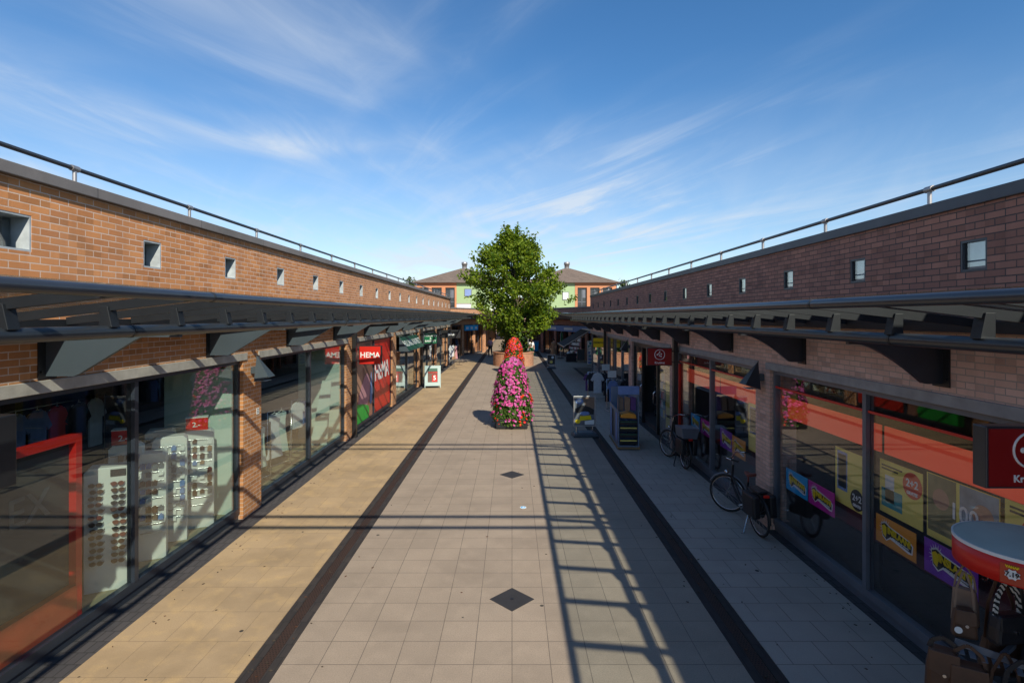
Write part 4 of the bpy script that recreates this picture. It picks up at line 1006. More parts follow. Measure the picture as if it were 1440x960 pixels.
garment_rack('chrome rail with a white dress in the middle of the clothes window', -5.3, 12.3, AL, .7, 1.35, [(-.2, 'cloth_white', .5, .95, True, 0), (.25, 'mint', .45, .9, True, .1)], z=.131, grp='rails in the clothes window')
garment_rack('chrome rail with white shirts past the mullion of the clothes window', -5.3, 13.6, AL, .7, 1.4, [(-.2, 'cloth_white', .5, .6, False, 0), (.2, 'cloth_blue', .45, .6, False, .1)], z=.131, grp='rails in the clothes window')
for i, (x, y, its, lb) in enumerate(((-7.0, 6.6, ('cloth_dark', 'cloth_tan', 'cloth_dark', 'yellow', 'cloth_tan'), 'dim clothes rack with one yellow top deep in the display window'), (-7.2, 8.6, ('cloth_blue', 'cloth_blue', 'red', 'cloth_dark', 'cloth_white'), 'dim clothes rack with blue tops deep in the display window'), (-7.2, 12.5, ('cloth_dark', 'cloth_purple', 'cloth_dark', 'cloth_tan', 'cloth_dark'), 'dim clothes rack of dark tops deep in the clothes window'))):
    garment_rack(lb, x, y, R(90), 1.9, 2.1 if i < 2 else 1.7, [(-.4 + .2 * k, c, .42, .75, False, .02 * (k % 3)) for k, c in enumerate(its)], z=.131)
for y, lb, sd in ((23.6, 'white shelf of small jars in the health shop window nearest its pier', 21), (26.2, 'white shelf of small jars under the green projecting sign', 22), (30.0, 'pale goods shelf in the window under the black slanted sign', 23), (32.4, 'pale goods shelf in the window under the black projecting sign', 24), (36.0, 'pale goods shelf in the furthest sunlit shop window', 25)):
    goods_shelf(lb, -5.15, y, R(90), 1.5, 1.35, .35, 4, ('white', 'cloth_white', 'teal', 'cloth_tan', 'red', 'white'), seed=sd, case='white', nper=8)
garment_rack('outdoor rack with white and blue tops by the furthest sunlit shops', -4.15, 37.2, R(75), .9, 1.65, [(-.3, 'cloth_white', .45, .7, False, 0), (0, 'cloth_blue', .45, .7, False, .08), (.3, 'cloth_white', .45, .7, False, 0)], z=0)
garment_rack('outdoor rack with tan and pink dresses by the furthest sunlit shops', -4.1, 39.6, R(60), .9, 1.5, [(-.3, 'cloth_tan', .45, .9, True, 0), (.1, 'cloth_pink', .45, .9, True, .08)], z=0)

# ------------------------------------------------------------------ boards on the pavement
def a_board(label, x, y, rz, w, h, frame, fill):
    t = thing('pavement_board', label, 'A-board', (x, y, 0), rz); s = .22; b = .035
    for sgn in (-1, 1):
        m = MB(); f0 = Vector((0, sgn * s, .02)); f1 = Vector((0, sgn * .015, h)); d = (f1 - f0)
        for xx in (-w / 2 + b / 2, w / 2 - b / 2): m.bar(f0 + Vector((xx, 0, 0)), f1 + Vector((xx, 0, 0)), b, .02)
        for f in (.1, .985): m.bar(f0 + d * f + Vector((-w / 2 + b, 0, 0)), f0 + d * f + Vector((w / 2 - b, 0, 0)), .02, b)
        fr = m.build('frame', frame, t)
        m = MB(); n = Vector((0, sgn * h, s)).normalized() * .004
        q = [f0 + d * .1, f0 + d * .985]; P = [q[0] + Vector((-w / 2 + b, 0, 0)), q[0] + Vector((w / 2 - b, 0, 0)), q[1] + Vector((w / 2 - b, 0, 0)), q[1] + Vector((-w / 2 + b, 0, 0))]
        m.prism([p - n for p in P], n * 2); sh = m.build('sheet', fill[0], t)
        if sgn < 0:
            for (kx, kz, kw, kh, mt) in fill[1]:
                m = MB(); c = f0 + d * (.1 + .885 * kz) + Vector((kx * w, 0, 0)) + n * 1.3; u = d.normalized() * kh * h / 2; r = Vector((kw * w / 2, 0, 0))
                m.prism([c - r - u, c + r - u, c + r + u, c - r + u], n * .5); m.build('picture', M[mt], sh)
            for (kx, kz, sz, st, mt) in fill[2]:
                text('lettering', st, sz, M[mt], sh, f0 + d * (.1 + .885 * kz) + Vector((kx * w, 0, 0)) + n * 2.6, (1, 0, 0), d, bold=.003)
    return t
a_board('pale pavement board with dark and red offer under the green sign', -4.02, 27.4, R(8), .80, 1.12, M['pale_teal'], (M['pale_teal'], [(0, .80, .6, .14, 'green_dark'), (0, .45, .62, .5, 'leather_brown'), (.12, .38, .34, .34, 'red'), (0, .66, .6, .06, 'red')], [(.12, .38, .32, '5', 'white_paint')]))
a_board('wooden framed blackboard under the brown awning', 5.5, 43.0, R(-10), .62, 1.02, M['wood'], (M['black'], [], []))
def poster_stand(label, x, y, rz, w, h, z0, sheet, pics, writing=None):
    t = thing('poster_stand', label, 'forecourt sign', (x, y, 0), rz)
    m = MB(); n = 16; m.lathe([(.02, .0)], 3, cap=False) if False else None
    prof = [(-.5, .0), (-.5, .05), (-.44, .11), (-.3, .14), (.3, .14), (.44, .11), (.5, .05), (.5, 0)]
    m.prism([(a * w * 1.1, -.22, b) for a, b in prof], (0, .44, 0)); m.build('base', M['steel_slate'], t, False, .03)
    m = MB()
    for s in (-1, 1): m.tube([(s * w * .36, 0, .13), (s * w * .36, 0, z0 + .02)], .02, 8)
    m.build('spring_post', M['chrome'], t)
    b = .04; m = MB(); m.box(-w / 2, w / 2, -.02, .02, z0, z0 + b); m.box(-w / 2, w / 2, -.02, .02, z0 + h - b, z0 + h); m.box(-w / 2, -w / 2 + b, -.02, .02, z0 + b, z0 + h - b); m.box(w / 2 - b, w / 2, -.02, .02, z0 + b, z0 + h - b)
    m.build('frame', M['galv'], t, False, .005)
    m = MB(); m.box(-w / 2 + b, w / 2 - b, -.012, .012, z0 + b, z0 + h - b); sh = m.build('sheet', M[sheet], t)
    for (pts, mt) in pics:
        m = MB(); k = pics.index((pts, mt)); m.prism([(px * (w - 2 * b) / 2, -.0125 - .0008 * k, z0 + h / 2 + pz * (h - 2 * b) / 2) for px, pz in pts], (0, -.0006, 0)); m.build('picture', M[mt], sh)
    return t
def disc(cx, cz, rx, rz_, n=14): return [(cx + rx * math.cos(2 * math.pi * i / n), cz + rz_ * math.sin(2 * math.pi * i / n)) for i in range(n)]
poster_stand('grey forecourt poster sign with dark and yellow poster by the gutter', 2.19, 16.3, R(4), .68, .92, .29, 'alu_pale',
    [([(-.2, .98), (.98, .98), (.98, .2), (.2, .1)], 'leather_tan'), (disc(-.55, .72, .38, .2), 'cloth_blue'), (disc(-.55, .74, .22, .11), 'white'), ([(-.98, .2), (-.3, .45), (.5, .3), (.95, .1), (.9, -.25), (-.9, -.1)], 'leather_black'), (disc(.0, -.15, .5, .14), 'cloth_blue'), ([(-.5, -.35), (.6, -.3), (.7, -.6), (-.55, -.68)], 'yellow'), (disc(-.7, -.72, .26, .16), 'yellow'), ([(0, -.7), (.95, -.62), (.95, -.95), (0, -.95)], 'white')])
poster_stand('small dark forecourt sign with a white disc beyond the flower towers', 2.72, 37.4, R(-3), .58, .72, .26, 'leather_black', [(disc(.35, .5, .35, .26), 'white'), ([(-.8, -.2), (.3, .1), (.5, -.5), (-.5, -.8)], 'leather_tan'), (disc(.0, -.5, .4, .25), 'yellow_pale')])

# ------------------------------------------------------------------ racks and display outside the shaded shops
garment_rack('outdoor rack with a white top among dark clothes on the shaded pavement', 3.72, 23.0, R(8), 1.0, 1.25, [(-.46, 'cloth_purple', .4, .7, False, .05), (-.36, 'cloth_dark', .42, .7, False, 0), (-.10, 'cloth_white', .50, .78, False, -.06), (.18, 'cloth_dark', .42, .7, False, .04), (.36, 'cloth_dark', .42, .7, False, 0)], card=.28)
garment_rack('outdoor rack of dark blue clothes by the brick pillar on the shaded pavement', 4.0, 20.6, R(10), .8, 1.22, [(-.4, 'cloth_dark', .42, .75, False, .05), (-.2, 'cloth_blue', .42, .75, False, 0), (0, 'cloth_dark', .42, .75, False, .05), (.2, 'alu_pale', .42, .75, False, 0), (.4, 'cloth_dark', .42, .75, False, 0)], card=-.2)
t = thing('display_unit', 'tall outdoor display unit with pale header and green crates in the shade', 'display unit', (3.15, 14.6, 0), R(-2)); w, h, d = .56, 1.72, 1.5
m = MB(); m.box(-w / 2, -w / 2 + .03, 0, d, .08, 1.05); m.box(w / 2 - .03, w / 2, 0, d, .08, h - .22); m.box(-w / 2 + .03, w / 2 - .03, d - .03, d, .08, h - .2); m.box(-w / 2 + .03, w / 2 - .03, 0, d - .03, .08, .12); m.build('cabinet', M['unit_blue'], t)
m = MB(); m.box(-w / 2, w / 2, -.02, .02, h - .22, h); m.build('header_board', M['cloth_blue'], t); 
m = MB(); m.box(-w / 2 - .02, w / 2 + .02, -.03, d + .02, .03, .08); m.build('plinth', M['wood'], t)
m = MB(); m.bar((-w / 2 + .015, 0, 1.05), (-w / 2 + .015, 0, h - .22), .03); m.build('post', M['steel_slate'], t)
for i in range(4):
    z = .16 + i * .17
    m = MB(); m.box(-w / 2 + .05, w / 2 - .05, .02, .42, z, z + .02); m.box(-w / 2 + .05, w / 2 - .05, .0, .02, z, z + .12); c_ = m.build('crate', M['black'], t)
    m = MB(); m.box(-w / 2 + .06, w / 2 - .06, -.004, -.001, z + .075, z + .105); m.build('crate_rim', M['green_dark'] if i % 2 else M['yellow_pale'], c_)
for k, (mt, x0) in enumerate((('leather_tan', -.2), ('cloth_tan', -.02), ('cloth_purple', .14))):
    m = MB(); m.prism([(x0 - .07, .10, 1.05), (x0 + .08, .10, 1.03), (x0 + .09, .14, 1.38), (x0 - .05, .14, 1.42)], (0, .14, 0)); m.build('goods', M[mt], t, False, .015)
m = MB(); m.prism([(-.22, 0, .86), (.22, 0, .84), (.2, 0, .95), (.02, 0, 1.0), (-.2, 0, .95)], (0, .4, 0)); m.build('goods', M['orange_poster'], t, False, .02)
for k in range(4):
    m = MB(); m.prism([(-w / 2 - .002, .18 + k * .32, .2), (-w / 2 - .002, .44 + k * .32, .2), (-w / 2 - .002, .44 + k * .32, .96), (-w / 2 - .002, .18 + k * .32, .96)], (-.004, 0, 0)); m.build('side_card', M[('cloth_blue', 'alu_pale', 'cloth_dark', 'cloth_blue')[k]], t)

# ------------------------------------------------------------------ bicycles
def bicycle(label, loc, rz, steer, lean, crate):
    t = thing('bicycle', label, 'bicycle', loc, rz); t.rotation_euler = (0, R(lean), rz)
    Rw = .345
    def wheel(c, ang):
        a = R(ang); ax = Vector((math.sin(a), math.cos(a), 0))
        def pt(r, th): return Vector(c) + ax * (r * math.cos(th)) + Vector((0, 0, r * math.sin(th)))
        n = 28; m = MB(); m.tube([pt(Rw - .02, 2 * math.pi * i / n) for i in range(n)], .02, 8, 0, True); wh = m.build('wheel', M['rubber'], t)
        m = MB(); m.tube([pt(Rw - .045, 2 * math.pi * i / n) for i in range(n)], .011, 6, 0, True); m.build('rim', M['chrome'], wh)
        m = MB(); side = Vector((math.cos(a), -math.sin(a), 0))
        for i in range(20):
            s_ = (1 if i % 2 else -1) * .025; m.tube([Vector(c) + side * s_, pt(Rw - .05, 2 * math.pi * i / 20)], .0022, 4)
        m.build('spokes', M['galv'], wh)
        m = MB(); m.tube([Vector(c) - side * .05, Vector(c) + side * .05], .022, 10); m.build('hub', M['chrome'], wh)
        m = MB(); ri = Rw + .018; pr = []
        k = 14; th0, th1 = (R(15), R(185)) if ang == 0 else (R(30), R(170))
        for i in range(k + 1):
            th = th0 + (th1 - th0) * i / k; pr.append(pt(ri, th))
        m.tube(pr, .020, 6); m.build('mudguard', M['steel_black'] if ang == 0 else M['alu_pale'], t)
        return wh
    fy, ry = .56, -.56
    wheel((0, fy, Rw), steer); wheel((0, ry, Rw), 0)
    hd0, hd1 = Vector((0, .36, .62)), Vector((0, .28, .95)); bb = Vector((0, -.10, .30)); st = Vector((0, -.26, .80))
    m = MB(); m.tube([hd0, hd1], .022, 8); m.tube([hd0 + Vector((0, 0, -.02)), Vector((0, .12, .36)), bb], .021, 8); m.tube([hd0 + Vector((0, -.03, .1)), Vector((0, .08, .46)), Vector((0, -.15, .44))], .018, 8); m.tube([bb, st], .018, 8)
    for s in (-1, 1):
        m.tube([bb + Vector((s * .04, 0, 0)), (s * .06, ry, Rw)], .011, 6); m.tube([st + Vector((0, .04, -.12)), (s * .06, ry, Rw)], .009, 6)
    m.build('frame', M['steel_black'], t)
    a = R(steer); ax = Vector((math.sin(a), math.cos(a), 0)); sd_ = Vector((math.cos(a), -math.sin(a), 0)); fc = Vector((0, fy, Rw))
    m = MB()
    for s in (-1, 1): m.tube([hd0 + Vector((0, 0, -.04)) + sd_ * s * .05, fc + sd_ * s * .06], .013, 6)
    m.tube([hd0 + Vector((0, 0, -.04)) - sd_ * .06, hd0 + Vector((0, 0, -.04)) + sd_ * .06], .016, 6); m.build('fork', M['chrome'], t)
    top = hd1 + Vector((0, -.02, .12)); m = MB(); m.tube([hd1, top], .016, 8)
    hb = [top - sd_ * .29 - ax * .22 + Vector((0, 0, .03)), top - sd_ * .29 - ax * .06 + Vector((0, 0, .05)), top - sd_ * .20 + ax * .05 + Vector((0, 0, .05)), top + Vector((0, 0, .0)) + ax * .03, top + sd_ * .20 + ax * .05 + Vector((0, 0, .05)), top + sd_ * .29 - ax * .06 + Vector((0, 0, .05)), top + sd_ * .29 - ax * .22 + Vector((0, 0, .03))]
    m.tube(hb, .012, 8); hbo = m.build('handlebar', M['chrome'], t)
    for i, j in ((0, 1), (6, 5)):
        m = MB(); m.tube([hb[i], hb[i].lerp(hb[j], .8)], .018, 8); m.build('grip', M['rubber'], hbo)
    m = MB(); m.ball(hd0 + ax * .09 + Vector((0, 0, .16)), .04, 10, 0, (1, 1, 1)); m.build('headlight', M['chrome'], t)
    m = MB(); m.prism([(0, .14, .005), (.03, .08, 0), (.04, -.02, 0), (.09, -.11, .015), (.06, -.15, .02), (-.06, -.15, .02), (-.09, -.11, .015), (-.04, -.02, 0), (-.03, .08, 0)], (0, 0, .055))
    m.v = [(x, y + st.y - .02, z + st.z + .11) for x, y, z in m.v]; m.tube([st, st + Vector((0, -.02, .12))], .014, 8); m.build('saddle', M['saddle'] if not crate else M['leather_black'], t, False, .02)
    rk = Rw * 2 + .05; m = MB()
    for s in (-1, 1): m.tube([(s * .06, -.34, rk), (s * .06, -.82, rk)], .008, 6); m.tube([(s * .06, -.72, rk), (s * .06, ry, Rw)], .007, 6)
    for y in (-.36, -.5, -.65, -.8): m.tube([(-.06, y, rk), (.06, y, rk)], .006, 6)
    m.build('luggage_rack', M['steel_black'], t)
    for s in (-1, 1):
        m = MB(); m.box(s * .075, s * .20, -.80, -.40, .36, rk - .01); m.build('pannier', M['leather_black'], t, False, .035)
    if crate:
        m = MB(); m.prism([(-.17, -.82, rk + .015), (.17, -.82, rk + .015), (.21, -.84, rk + .26), (-.21, -.84, rk + .26)], (0, .46, 0)); m.build('crate', M['alu_pale'], t, False, .012)
        m = MB()
        for s in (-1, 1): m.tube([(s * .03, -.12, .29), (s * .17, -.30, .012), (s * .18, -.36, .012)], .014, 8)
        m.build('kickstand', M['steel_black'], t)
    else:
        m = MB(); m.tube([(-.05, -.34, .32), (-.20, -.42, .012), (-.24, -.42, .010)], .013, 8); m.build('kickstand', M['chrome'], t)
        m = MB(); m.box(-.08, .08, -.76, -.42, rk + .012, rk + .05); m.build('bag_lid', M['leather_black'], t, False, .015)
    m = MB(); m.tube([(.05, -.10, .30), (.055, -.33, .32), (.055, -.56, .345)], [.09, .06, .055], 10); m.build('chain_case', M['steel_black'], t)
    m = MB(); m.tube([(-.07, -.10, .30), (.07, -.10, .30)], .014, 6); m.bar((.075, -.10, .30), (.075, .03, .20), .02); m.bar((-.075, -.10, .30), (-.075, -.23, .40), .02); m.box(.07, .17, -.01, .07, .19, .21); m.box(-.17, -.07, -.27, -.19, .39, .41); m.build('crank', M['chrome'], t)
    m = MB(); m.box(-.04, .04, -.86, -.83, rk - .02, rk + .02); m.build('rear_light', M['red'], t)
    return t
bicycle('black bicycle with red brown saddle and turned front wheel by the near shaded pier', (4.03, 9.42, .004), R(3), -42, -3, False)
bicycle('black bicycle with grey crate on its rear rack by the drugstore entrance', (4.05, 13.35, .004), R(4), -20, 2, True)

# ------------------------------------------------------------------ bag carousel
cx, cy, zt = 3.75, 3.95, 1.95
t = thing('bag_carousel', 'round red topped bag carousel with grey green top on the shaded pavement', 'display stand', (cx, cy, 0)); r = .42
m = MB(); m.lathe([(r - .012, zt - .012), (r - .012, zt)], 48, smooth=False); m.build('top_disc', M['grey_mint'], t)
m = MB(); m.lathe([(r - .0115, zt - .022), (r, zt - .022), (r, zt + .002), (r - .0115, zt + .002)], 48, smooth=False, cap=False); m.build('rim', M['white'], t)
m = MB(); m.lathe([(r - .02, zt - .19), (r - .004, zt - .19), (r - .004, zt - .0225), (r - .02, zt - .0225)], 48, cap=False); m.lathe([(r - .022, zt - .19), (r - .022, zt - .18)], 48); m.build('red_band', M['red'], t)
m = MB(); m.tube([(0, 0, .05), (0, 0, zt - .18)], .03, 12)
for k in range(4): m.bar((0, 0, .04), (.42 * math.cos(k * 1.57 + .4), .42 * math.sin(k * 1.57 + .4), .04), .05, .03)
m.build('pole', M['steel_black'], t)
a0 = R(218)
def onband(a, z, rr): return Vector((rr * math.cos(a), rr * math.sin(a), z))
m = MB()
for k in range(4):
    a, b = a0 + R(-9 + 4.5 * k), a0 + R(-4.5 + 4.5 * k); m.prism([onband(a, zt - .18, r), onband(b, zt - .18, r), onband(b, zt - .045, r), onband(a, zt - .045, r)], onband((a + b) / 2, 0, .003))
pc = m.build('price_card', M['orange_floor'], t)
m = MB(); n = 16; nn = onband(a0, 0, 1); tt = Vector((math.sin(a0) * -1, math.cos(a0), 0))
m.prism([onband(a0, zt - .11, r + .007) + tt * (.045 if i % 2 else .034) * math.cos(2 * math.pi * i / n) + Vector((0, 0, (.038 if i % 2 else .028) * math.sin(2 * math.pi * i / n))) for i in range(n)], nn * .002); m.build('price_burst', M['white'], pc)
text('lettering', '7.19', .042, M['black'], pc, onband(a0, zt - .11, r + .012), tt, (0, 0, 1), bold=.001)
text('lettering', 'VANAF', .022, M['yellow'], pc, onband(a0, zt - .058, r + .012), tt, (0, 0, 1), bold=.001)
for k in range(10):
    a = R(36 * k + 10); m = MB(); m.tube([onband(a, zt - .19, r - .1), onband(a, zt - .24, r - .09), onband(a, zt - .25, r - .06), onband(a, zt - .23, r - .045)], .005, 6); m.build('hook', M['chrome'], t)
rail0, rail1 = Vector((-.54, -.03, 1.25)), Vector((-.10, -.28, 1.17)); d = rail1 - rail0; nrm = Vector((d.y, -d.x, 0)).normalized()
m = MB(); m.bar(rail0, rail1, .006, .05, up=(0, 0, 1))
for k in range(8):
    p = rail0 + d * (k + .5) / 8; m.bar(p + Vector((0, 0, -.03)), p + nrm * .06 + Vector((0, 0, -.05)), .035, .006)
m.bar(rail0.lerp(rail1, .5), (0, 0, 1.28), .03); m.bar(rail0.lerp(rail1, .93), (0, 0, 1.25), .03); m.build('hanger_rail', M['alu_pale'], t)
def bag(label, x, y, z, w, h, dp, mat, rz, strap, smat, grp='bags hanging on the carousel', tagd=False, top=1.72):
    b = thing('handbag', label, 'handbag', (x, y, z), R(rz), grp)
    m = MB(); p = [(-.5, 0), (-.46, .55), (-.36, 1.0), (.36, 1.0), (.46, .55), (.5, 0), (.42, -.06), (-.42, -.06)]
    m.prism([(a * w, -dp / 2, c * h) for a, c in p], (0, dp, 0)); o = m.build('body', M[mat], b, False, min(.03, dp * .35))
    m = MB(); m.prism([(-.40 * w, -dp / 2 - .004, h * .98), (.40 * w, -dp / 2 - .004, h * .98), (.42 * w, -dp / 2 - .010, h * .5), (.0, -dp / 2 - .012, h * .40), (-.42 * w, -dp / 2 - .010, h * .5)], (0, .01, 0)); m.build('flap', M[mat], b, False, .004)
    m = MB(); m.tube([(0, -dp / 2 - .012, h * .46), (0, -dp / 2 - .022, h * .46)], .012, 8); m.build('clasp', M['chrome'], b)
    if strap:
        H = top - z; m = MB(); pr = [(-.38 * w, 0, h * .95), (-.30 * w, 0, h + (H - h) * .55), (-.05 * w, 0, H), (.05 * w, 0, H), (.30 * w, 0, h + (H - h) * .55), (.38 * w, 0, h * .95)]
        for a_, b_ in zip(pr, pr[1:]): m.bar(a_, b_, strap, .008, up=(0, 1, 0))
        m.build('strap', M[smat], b)
    if tagd:
        m = MB(); m.prism([(-.35 * w + .024 * math.cos(2 * math.pi * i / 16), -dp / 2 - .03, .3 * h + .024 * math.sin(2 * math.pi * i / 16)) for i in range(16)], (0, .004, 0)); m.build('round_tag', M['white'], b)
    return b
bag('small brown leather bag with white round tag at the rim of the carousel', 3.33, 3.98, 1.26, .15, .20, .09, 'leather_brown', -25, .014, 'leather_tan', tagd=True)
bag('beige suede bag hanging behind the small brown one', 3.42, 4.08, 1.30, .17, .26, .07, 'leather_tan', -50, .012, 'leather_tan')
bag('black handbag with zebra striped straps hanging under the carousel', 3.52, 3.84, 1.30, .27, .20, .10, 'leather_black', 8, .04, 'zebra')
bag('dark brown bag hanging low behind the black zebra strapped bag', 3.55, 3.93, 1.02, .26, .26, .1, 'leather_brown', -10, .02, 'leather_brown')
bag('big black bag hanging lowest on the carousel', 3.70, 3.78, 1.00, .30, .30, .12, 'leather_black', 15, .02, 'leather_black')
bag('black bag at the frame edge under the red band', 4.02, 3.66, 1.30, .26, .24, .1, 'leather_black', 25, .03, 'zebra')
bag('brown fringed bag hanging from the outer end of the hanger rail', 3.13, 3.92, .90, .22, .30, .12, 'leather_brown', -35, .03, 'leather_black', 'bags on the hanger rail', top=1.27)
bag('dark brown bag next to the fringed one on the hanger rail', 3.24, 3.84, .86, .26, .28, .12, 'leather_brown', -30, .022, 'leather_brown', 'bags on the hanger rail', top=1.26)
bag('black bag on the inner end of the hanger rail', 3.48, 3.68, .78, .28, .30, .12, 'leather_black', -20, .03, 'leather_black', 'bags on the hanger rail', top=1.25)
bag('dark purple bag hanging below the hanger rail by its middle', 3.42, 3.75, .70, .26, .28, .12, 'leather_black', -10, .02, 'leather_brown', 'bags on the hanger rail', top=1.26)

# ------------------------------------------------------------------ shops round the far square and beyond
def low_shop(label, A, B, h, brick, fascia=None, inside='dark_room', npier=4, fasc_span=(0.2, .8), canopy_=True, base='cloth_dark', depth=6, slots=True):
    A, B = Vector((*A, 0)), Vector((*B, 0)); d = B - A; L = d.length; rz = math.atan2(d.y, d.x)
    t = thing('low_shop_building', label, 'building', A, rz)
    m = MB(); m.box(0, L, 0, .3, 2.85, h - .1); m.box(0, L, .3, depth, h - .5, h - .4); m.box(0, .3, .3, depth, 0, h - .5); m.box(L - .3, L, .3, depth, 0, h - .5); m.build('wall', brick, t)
    m = MB(); m.box(-.03, L + .03, -.05, .36, h - .1, h); m.build('coping', M['coping_grey'], t)
    if slots:
        k = 0; x = .7
        while x < L - .4:
            m = MB(); m.box(x, x + .3, -.004, .02, h - .75, h - .45); m.build('small_window', M['window_dark'], t); x += 1.7
    w = .5
    for i in range(npier + 1):
        x = (L - w) * i / npier; m = MB(); m.box(x, x + w, 0, .4, 0, 2.845); m.build('pier', brick, t)
        if i < npier:
            x0, x1 = x + w, (L - w) * (i + 1) / npier; xm = (x0 + x1) / 2
            f = MB(); f.box(x0, x1, .12, .2, 2.7, 2.845); f.box(x0, x1, .12, .2, 0, .15); f.box(x0, x0 + .06, .12, .2, .15, 2.7); f.box(x1 - .06, x1, .12, .2, .15, 2.7); f.box(xm - .035, xm + .035, .12, .2, .15, 2.7)
            fo = f.build('shop_window', M['alu_navy'], t)
            for a, c in ((x0 + .06, xm - .035), (xm + .035, x1 - .06)):
                g_ = MB(); g_.box(a, c, .15, .162, .15, 2.7); g_.build('pane', M['glass_shade'], fo)
    m = MB(); m.box(.31, L - .31, 2.5, 2.6, 0, 2.84); m.build('interior_lining', M[inside], t)
    if canopy_:
        m = MB(); m.prism([(0, 0, 3.3), (0, -1.0, 3.42), (0, -1.0, 3.58), (0, -1.9, 3.78), (0, -1.9, 3.84), (0, -1.0, 3.66), (0, 0, 3.48)], (L, 0, 0)); m.build('canopy', M['steel_dark'], t)
    if fascia:
        x0, x1 = fasc_span[0] * L, fasc_span[1] * L
        m = MB(); m.box(x0, x1, -.12, -.005, 2.28, 2.78); fo = m.build('fascia_sign', fascia, t)
        n = 3
        for k in range(n):
            xa = x0 + (x1 - x0) * (k + .25) / n; m = MB(); m.box(xa, xa + (x1 - x0) / n * .5, -.126, -.121, 2.42, 2.62); m.build('pale_panel', M['cloth_white'], fo)
    return t
low_shop('low pale brick shop across the square with a bright blue sign', (-6.4, 45.2), (-2.7, 55.0), 4.42, M['brick_orange'], M['blue_poster'], npier=4, fasc_span=(.52, .80))
low_shop('low dark brick shop on the shaded side of the square with dark blue sign', (2.9, 54.0), (7.2, 41.0), 4.42, M['brick_purple'], M['cloth_blue'], npier=4, fasc_span=(.1, .9))
low_shop('low dark brick shop corner behind the brown awning', (7.1, 40.6), (4.66, 30.3), 4.42, M['brick_purple'], None, npier=4, slots=False)
low_shop('far low brick shop row beyond the square on the sunlit side', (-2.7, 55.4), (-2.7, 92), 4.3, M['brick_orange'], None, npier=8)
low_shop('far low brick shop row beyond the square on the shaded side', (2.9, 92), (2.9, 54.4), 4.3, M['brick_purple'], None, npier=8)
low_shop('low brick shop closing the far end of the street', (-6, 97), (8, 97), 4.6, M['brick_pale'], None, npier=5, canopy_=False)
t = thing('shop_awning', 'sloping dark brown awning with pale edge on the shaded side', 'awning', (4.5, 32.6, 0))
m = MB(); m.prism([(.0, -1.4, 2.78), (-1.5, -1.4, 1.86), (-1.5, -1.4, 1.72), (-1.46, -1.4, 1.72), (-1.45, -1.4, 1.84), (0, -1.4, 2.73)], (0, 4.2, 0)); m.build('cloth', M['cloth_dark'], t)
m = MB(); m.bar((0.01, -1.42, 2.80), (-1.52, -1.42, 1.87), .03, .05); m.tube([(-1.5, -1.42, 1.85), (-1.5, 2.82, 1.85)], .03, 8); m.build('frame', M['galv'], t)
goods_shelf('wall shelf of pale and pink goods outside the blue signed shop', 5.3, 45.8, R(-71), 2.6, 1.9, .4, 5, ('white', 'cloth_pink', 'cloth_white', 'cloth_tan', 'cloth_blue'), z=0, seed=41, nper=9)
goods_shelf('narrow pale blue goods rack under the brown awning', 5.75, 40.0, R(-60), .6, 1.8, .3, 7, ('cloth_blue', 'white', 'teal'), z=0, seed=42, case='white', nper=4)
t = thing('goods_table', 'dark outdoor table with pale hats beside the green flag', 'table', (4.72, 43.2, 0)); m = MB(); m.box(-.38, .38, -.3, .3, .1, .62); m.build('body', M['cloth_dark'], t, False, .02); m = MB(); m.box(-.44, .44, -.36, .36, .62, .66); m.build('top', M['steel_black'], t)
m = MB(); m.box(-.42, .42, -.34, .34, 0, .1); m.build('base', M['steel_black'], t)
for k, (dx, dy) in enumerate(((-.2, 0), (.18, -.05))):
    h_ = thing('sun_hat', 'pale straw hat on the dark outdoor table', 'hat', (4.72 + dx, 43.2 + dy, .662), 0, 'hats on the outdoor table'); m = MB(); m.lathe([(.17, 0), (.17, .012), (.10, .02), (.09, .12), (.05, .15), (.01, .155)], 14); m.build('straw', M['leather_tan'] if k else M['white'], h_)
t = thing('beach_flag', 'tall narrow green feather flag on the square', 'flag', (4.20, 46.8, 0))
m = MB(); m.tube([(0, 0, 0), (0, 0, 1.6), (.02, 0, 2.1), (.10, 0, 2.32)], .014, 6); m.build('pole', M['white'], t)
m = MB(); m.prism([(.0, -.004, .65), (.02, -.004, 2.05), (.10, -.004, 2.32), (.17, -.004, 2.2), (.21, -.004, 1.6), (.20, -.004, 1.0), (.12, -.004, .7)], (0, .008, 0)); m.build('cloth', M['green_sign'], t)
m = MB(); m.box(-.25, .25, -.25, .25, 0, .04); m.build('base', M['steel_black'], t)
t = thing('wall_flag', 'small blue and white flag on a slanted pole behind the tree', 'flag', (1.5, 50.5, 0))
m = MB(); m.tube([(0, 0, 0), (0, 0, 2.2), (-.25, 0, 2.95)], .02, 6); m.build('pole', M['white'], t)
m = MB(); m.prism([(-.24, -.004, 2.9), (.12, -.004, 2.55), (.2, -.004, 1.9), (-.05, -.004, 2.1)], (0, .008, 0)); m.build('cloth', M['cloth_blue'], t); m = MB(); m.prism([(-.16, -.008, 2.7), (.1, -.008, 2.42), (.12, -.008, 2.25), (-.12, -.008, 2.5)], (0, .003, 0)); m.build('white_stripe', M['white'], t)
t = thing('waste_bin', 'blue bin standing in the shaded far street', 'bin', (3.0 - .55, 56.5, 0)); m = MB(); m.prism([(-.28, -.3, 0), (.28, -.3, 0), (.33, -.3, .95), (-.33, -.3, .95)], (0, .6, 0)); m.build('body', M['blue_poster'], t, False, .02); m = MB(); m.box(-.36, .36, -.34, .36, .95, 1.05); m.build('lid', M['cloth_blue'], t, False, .02)

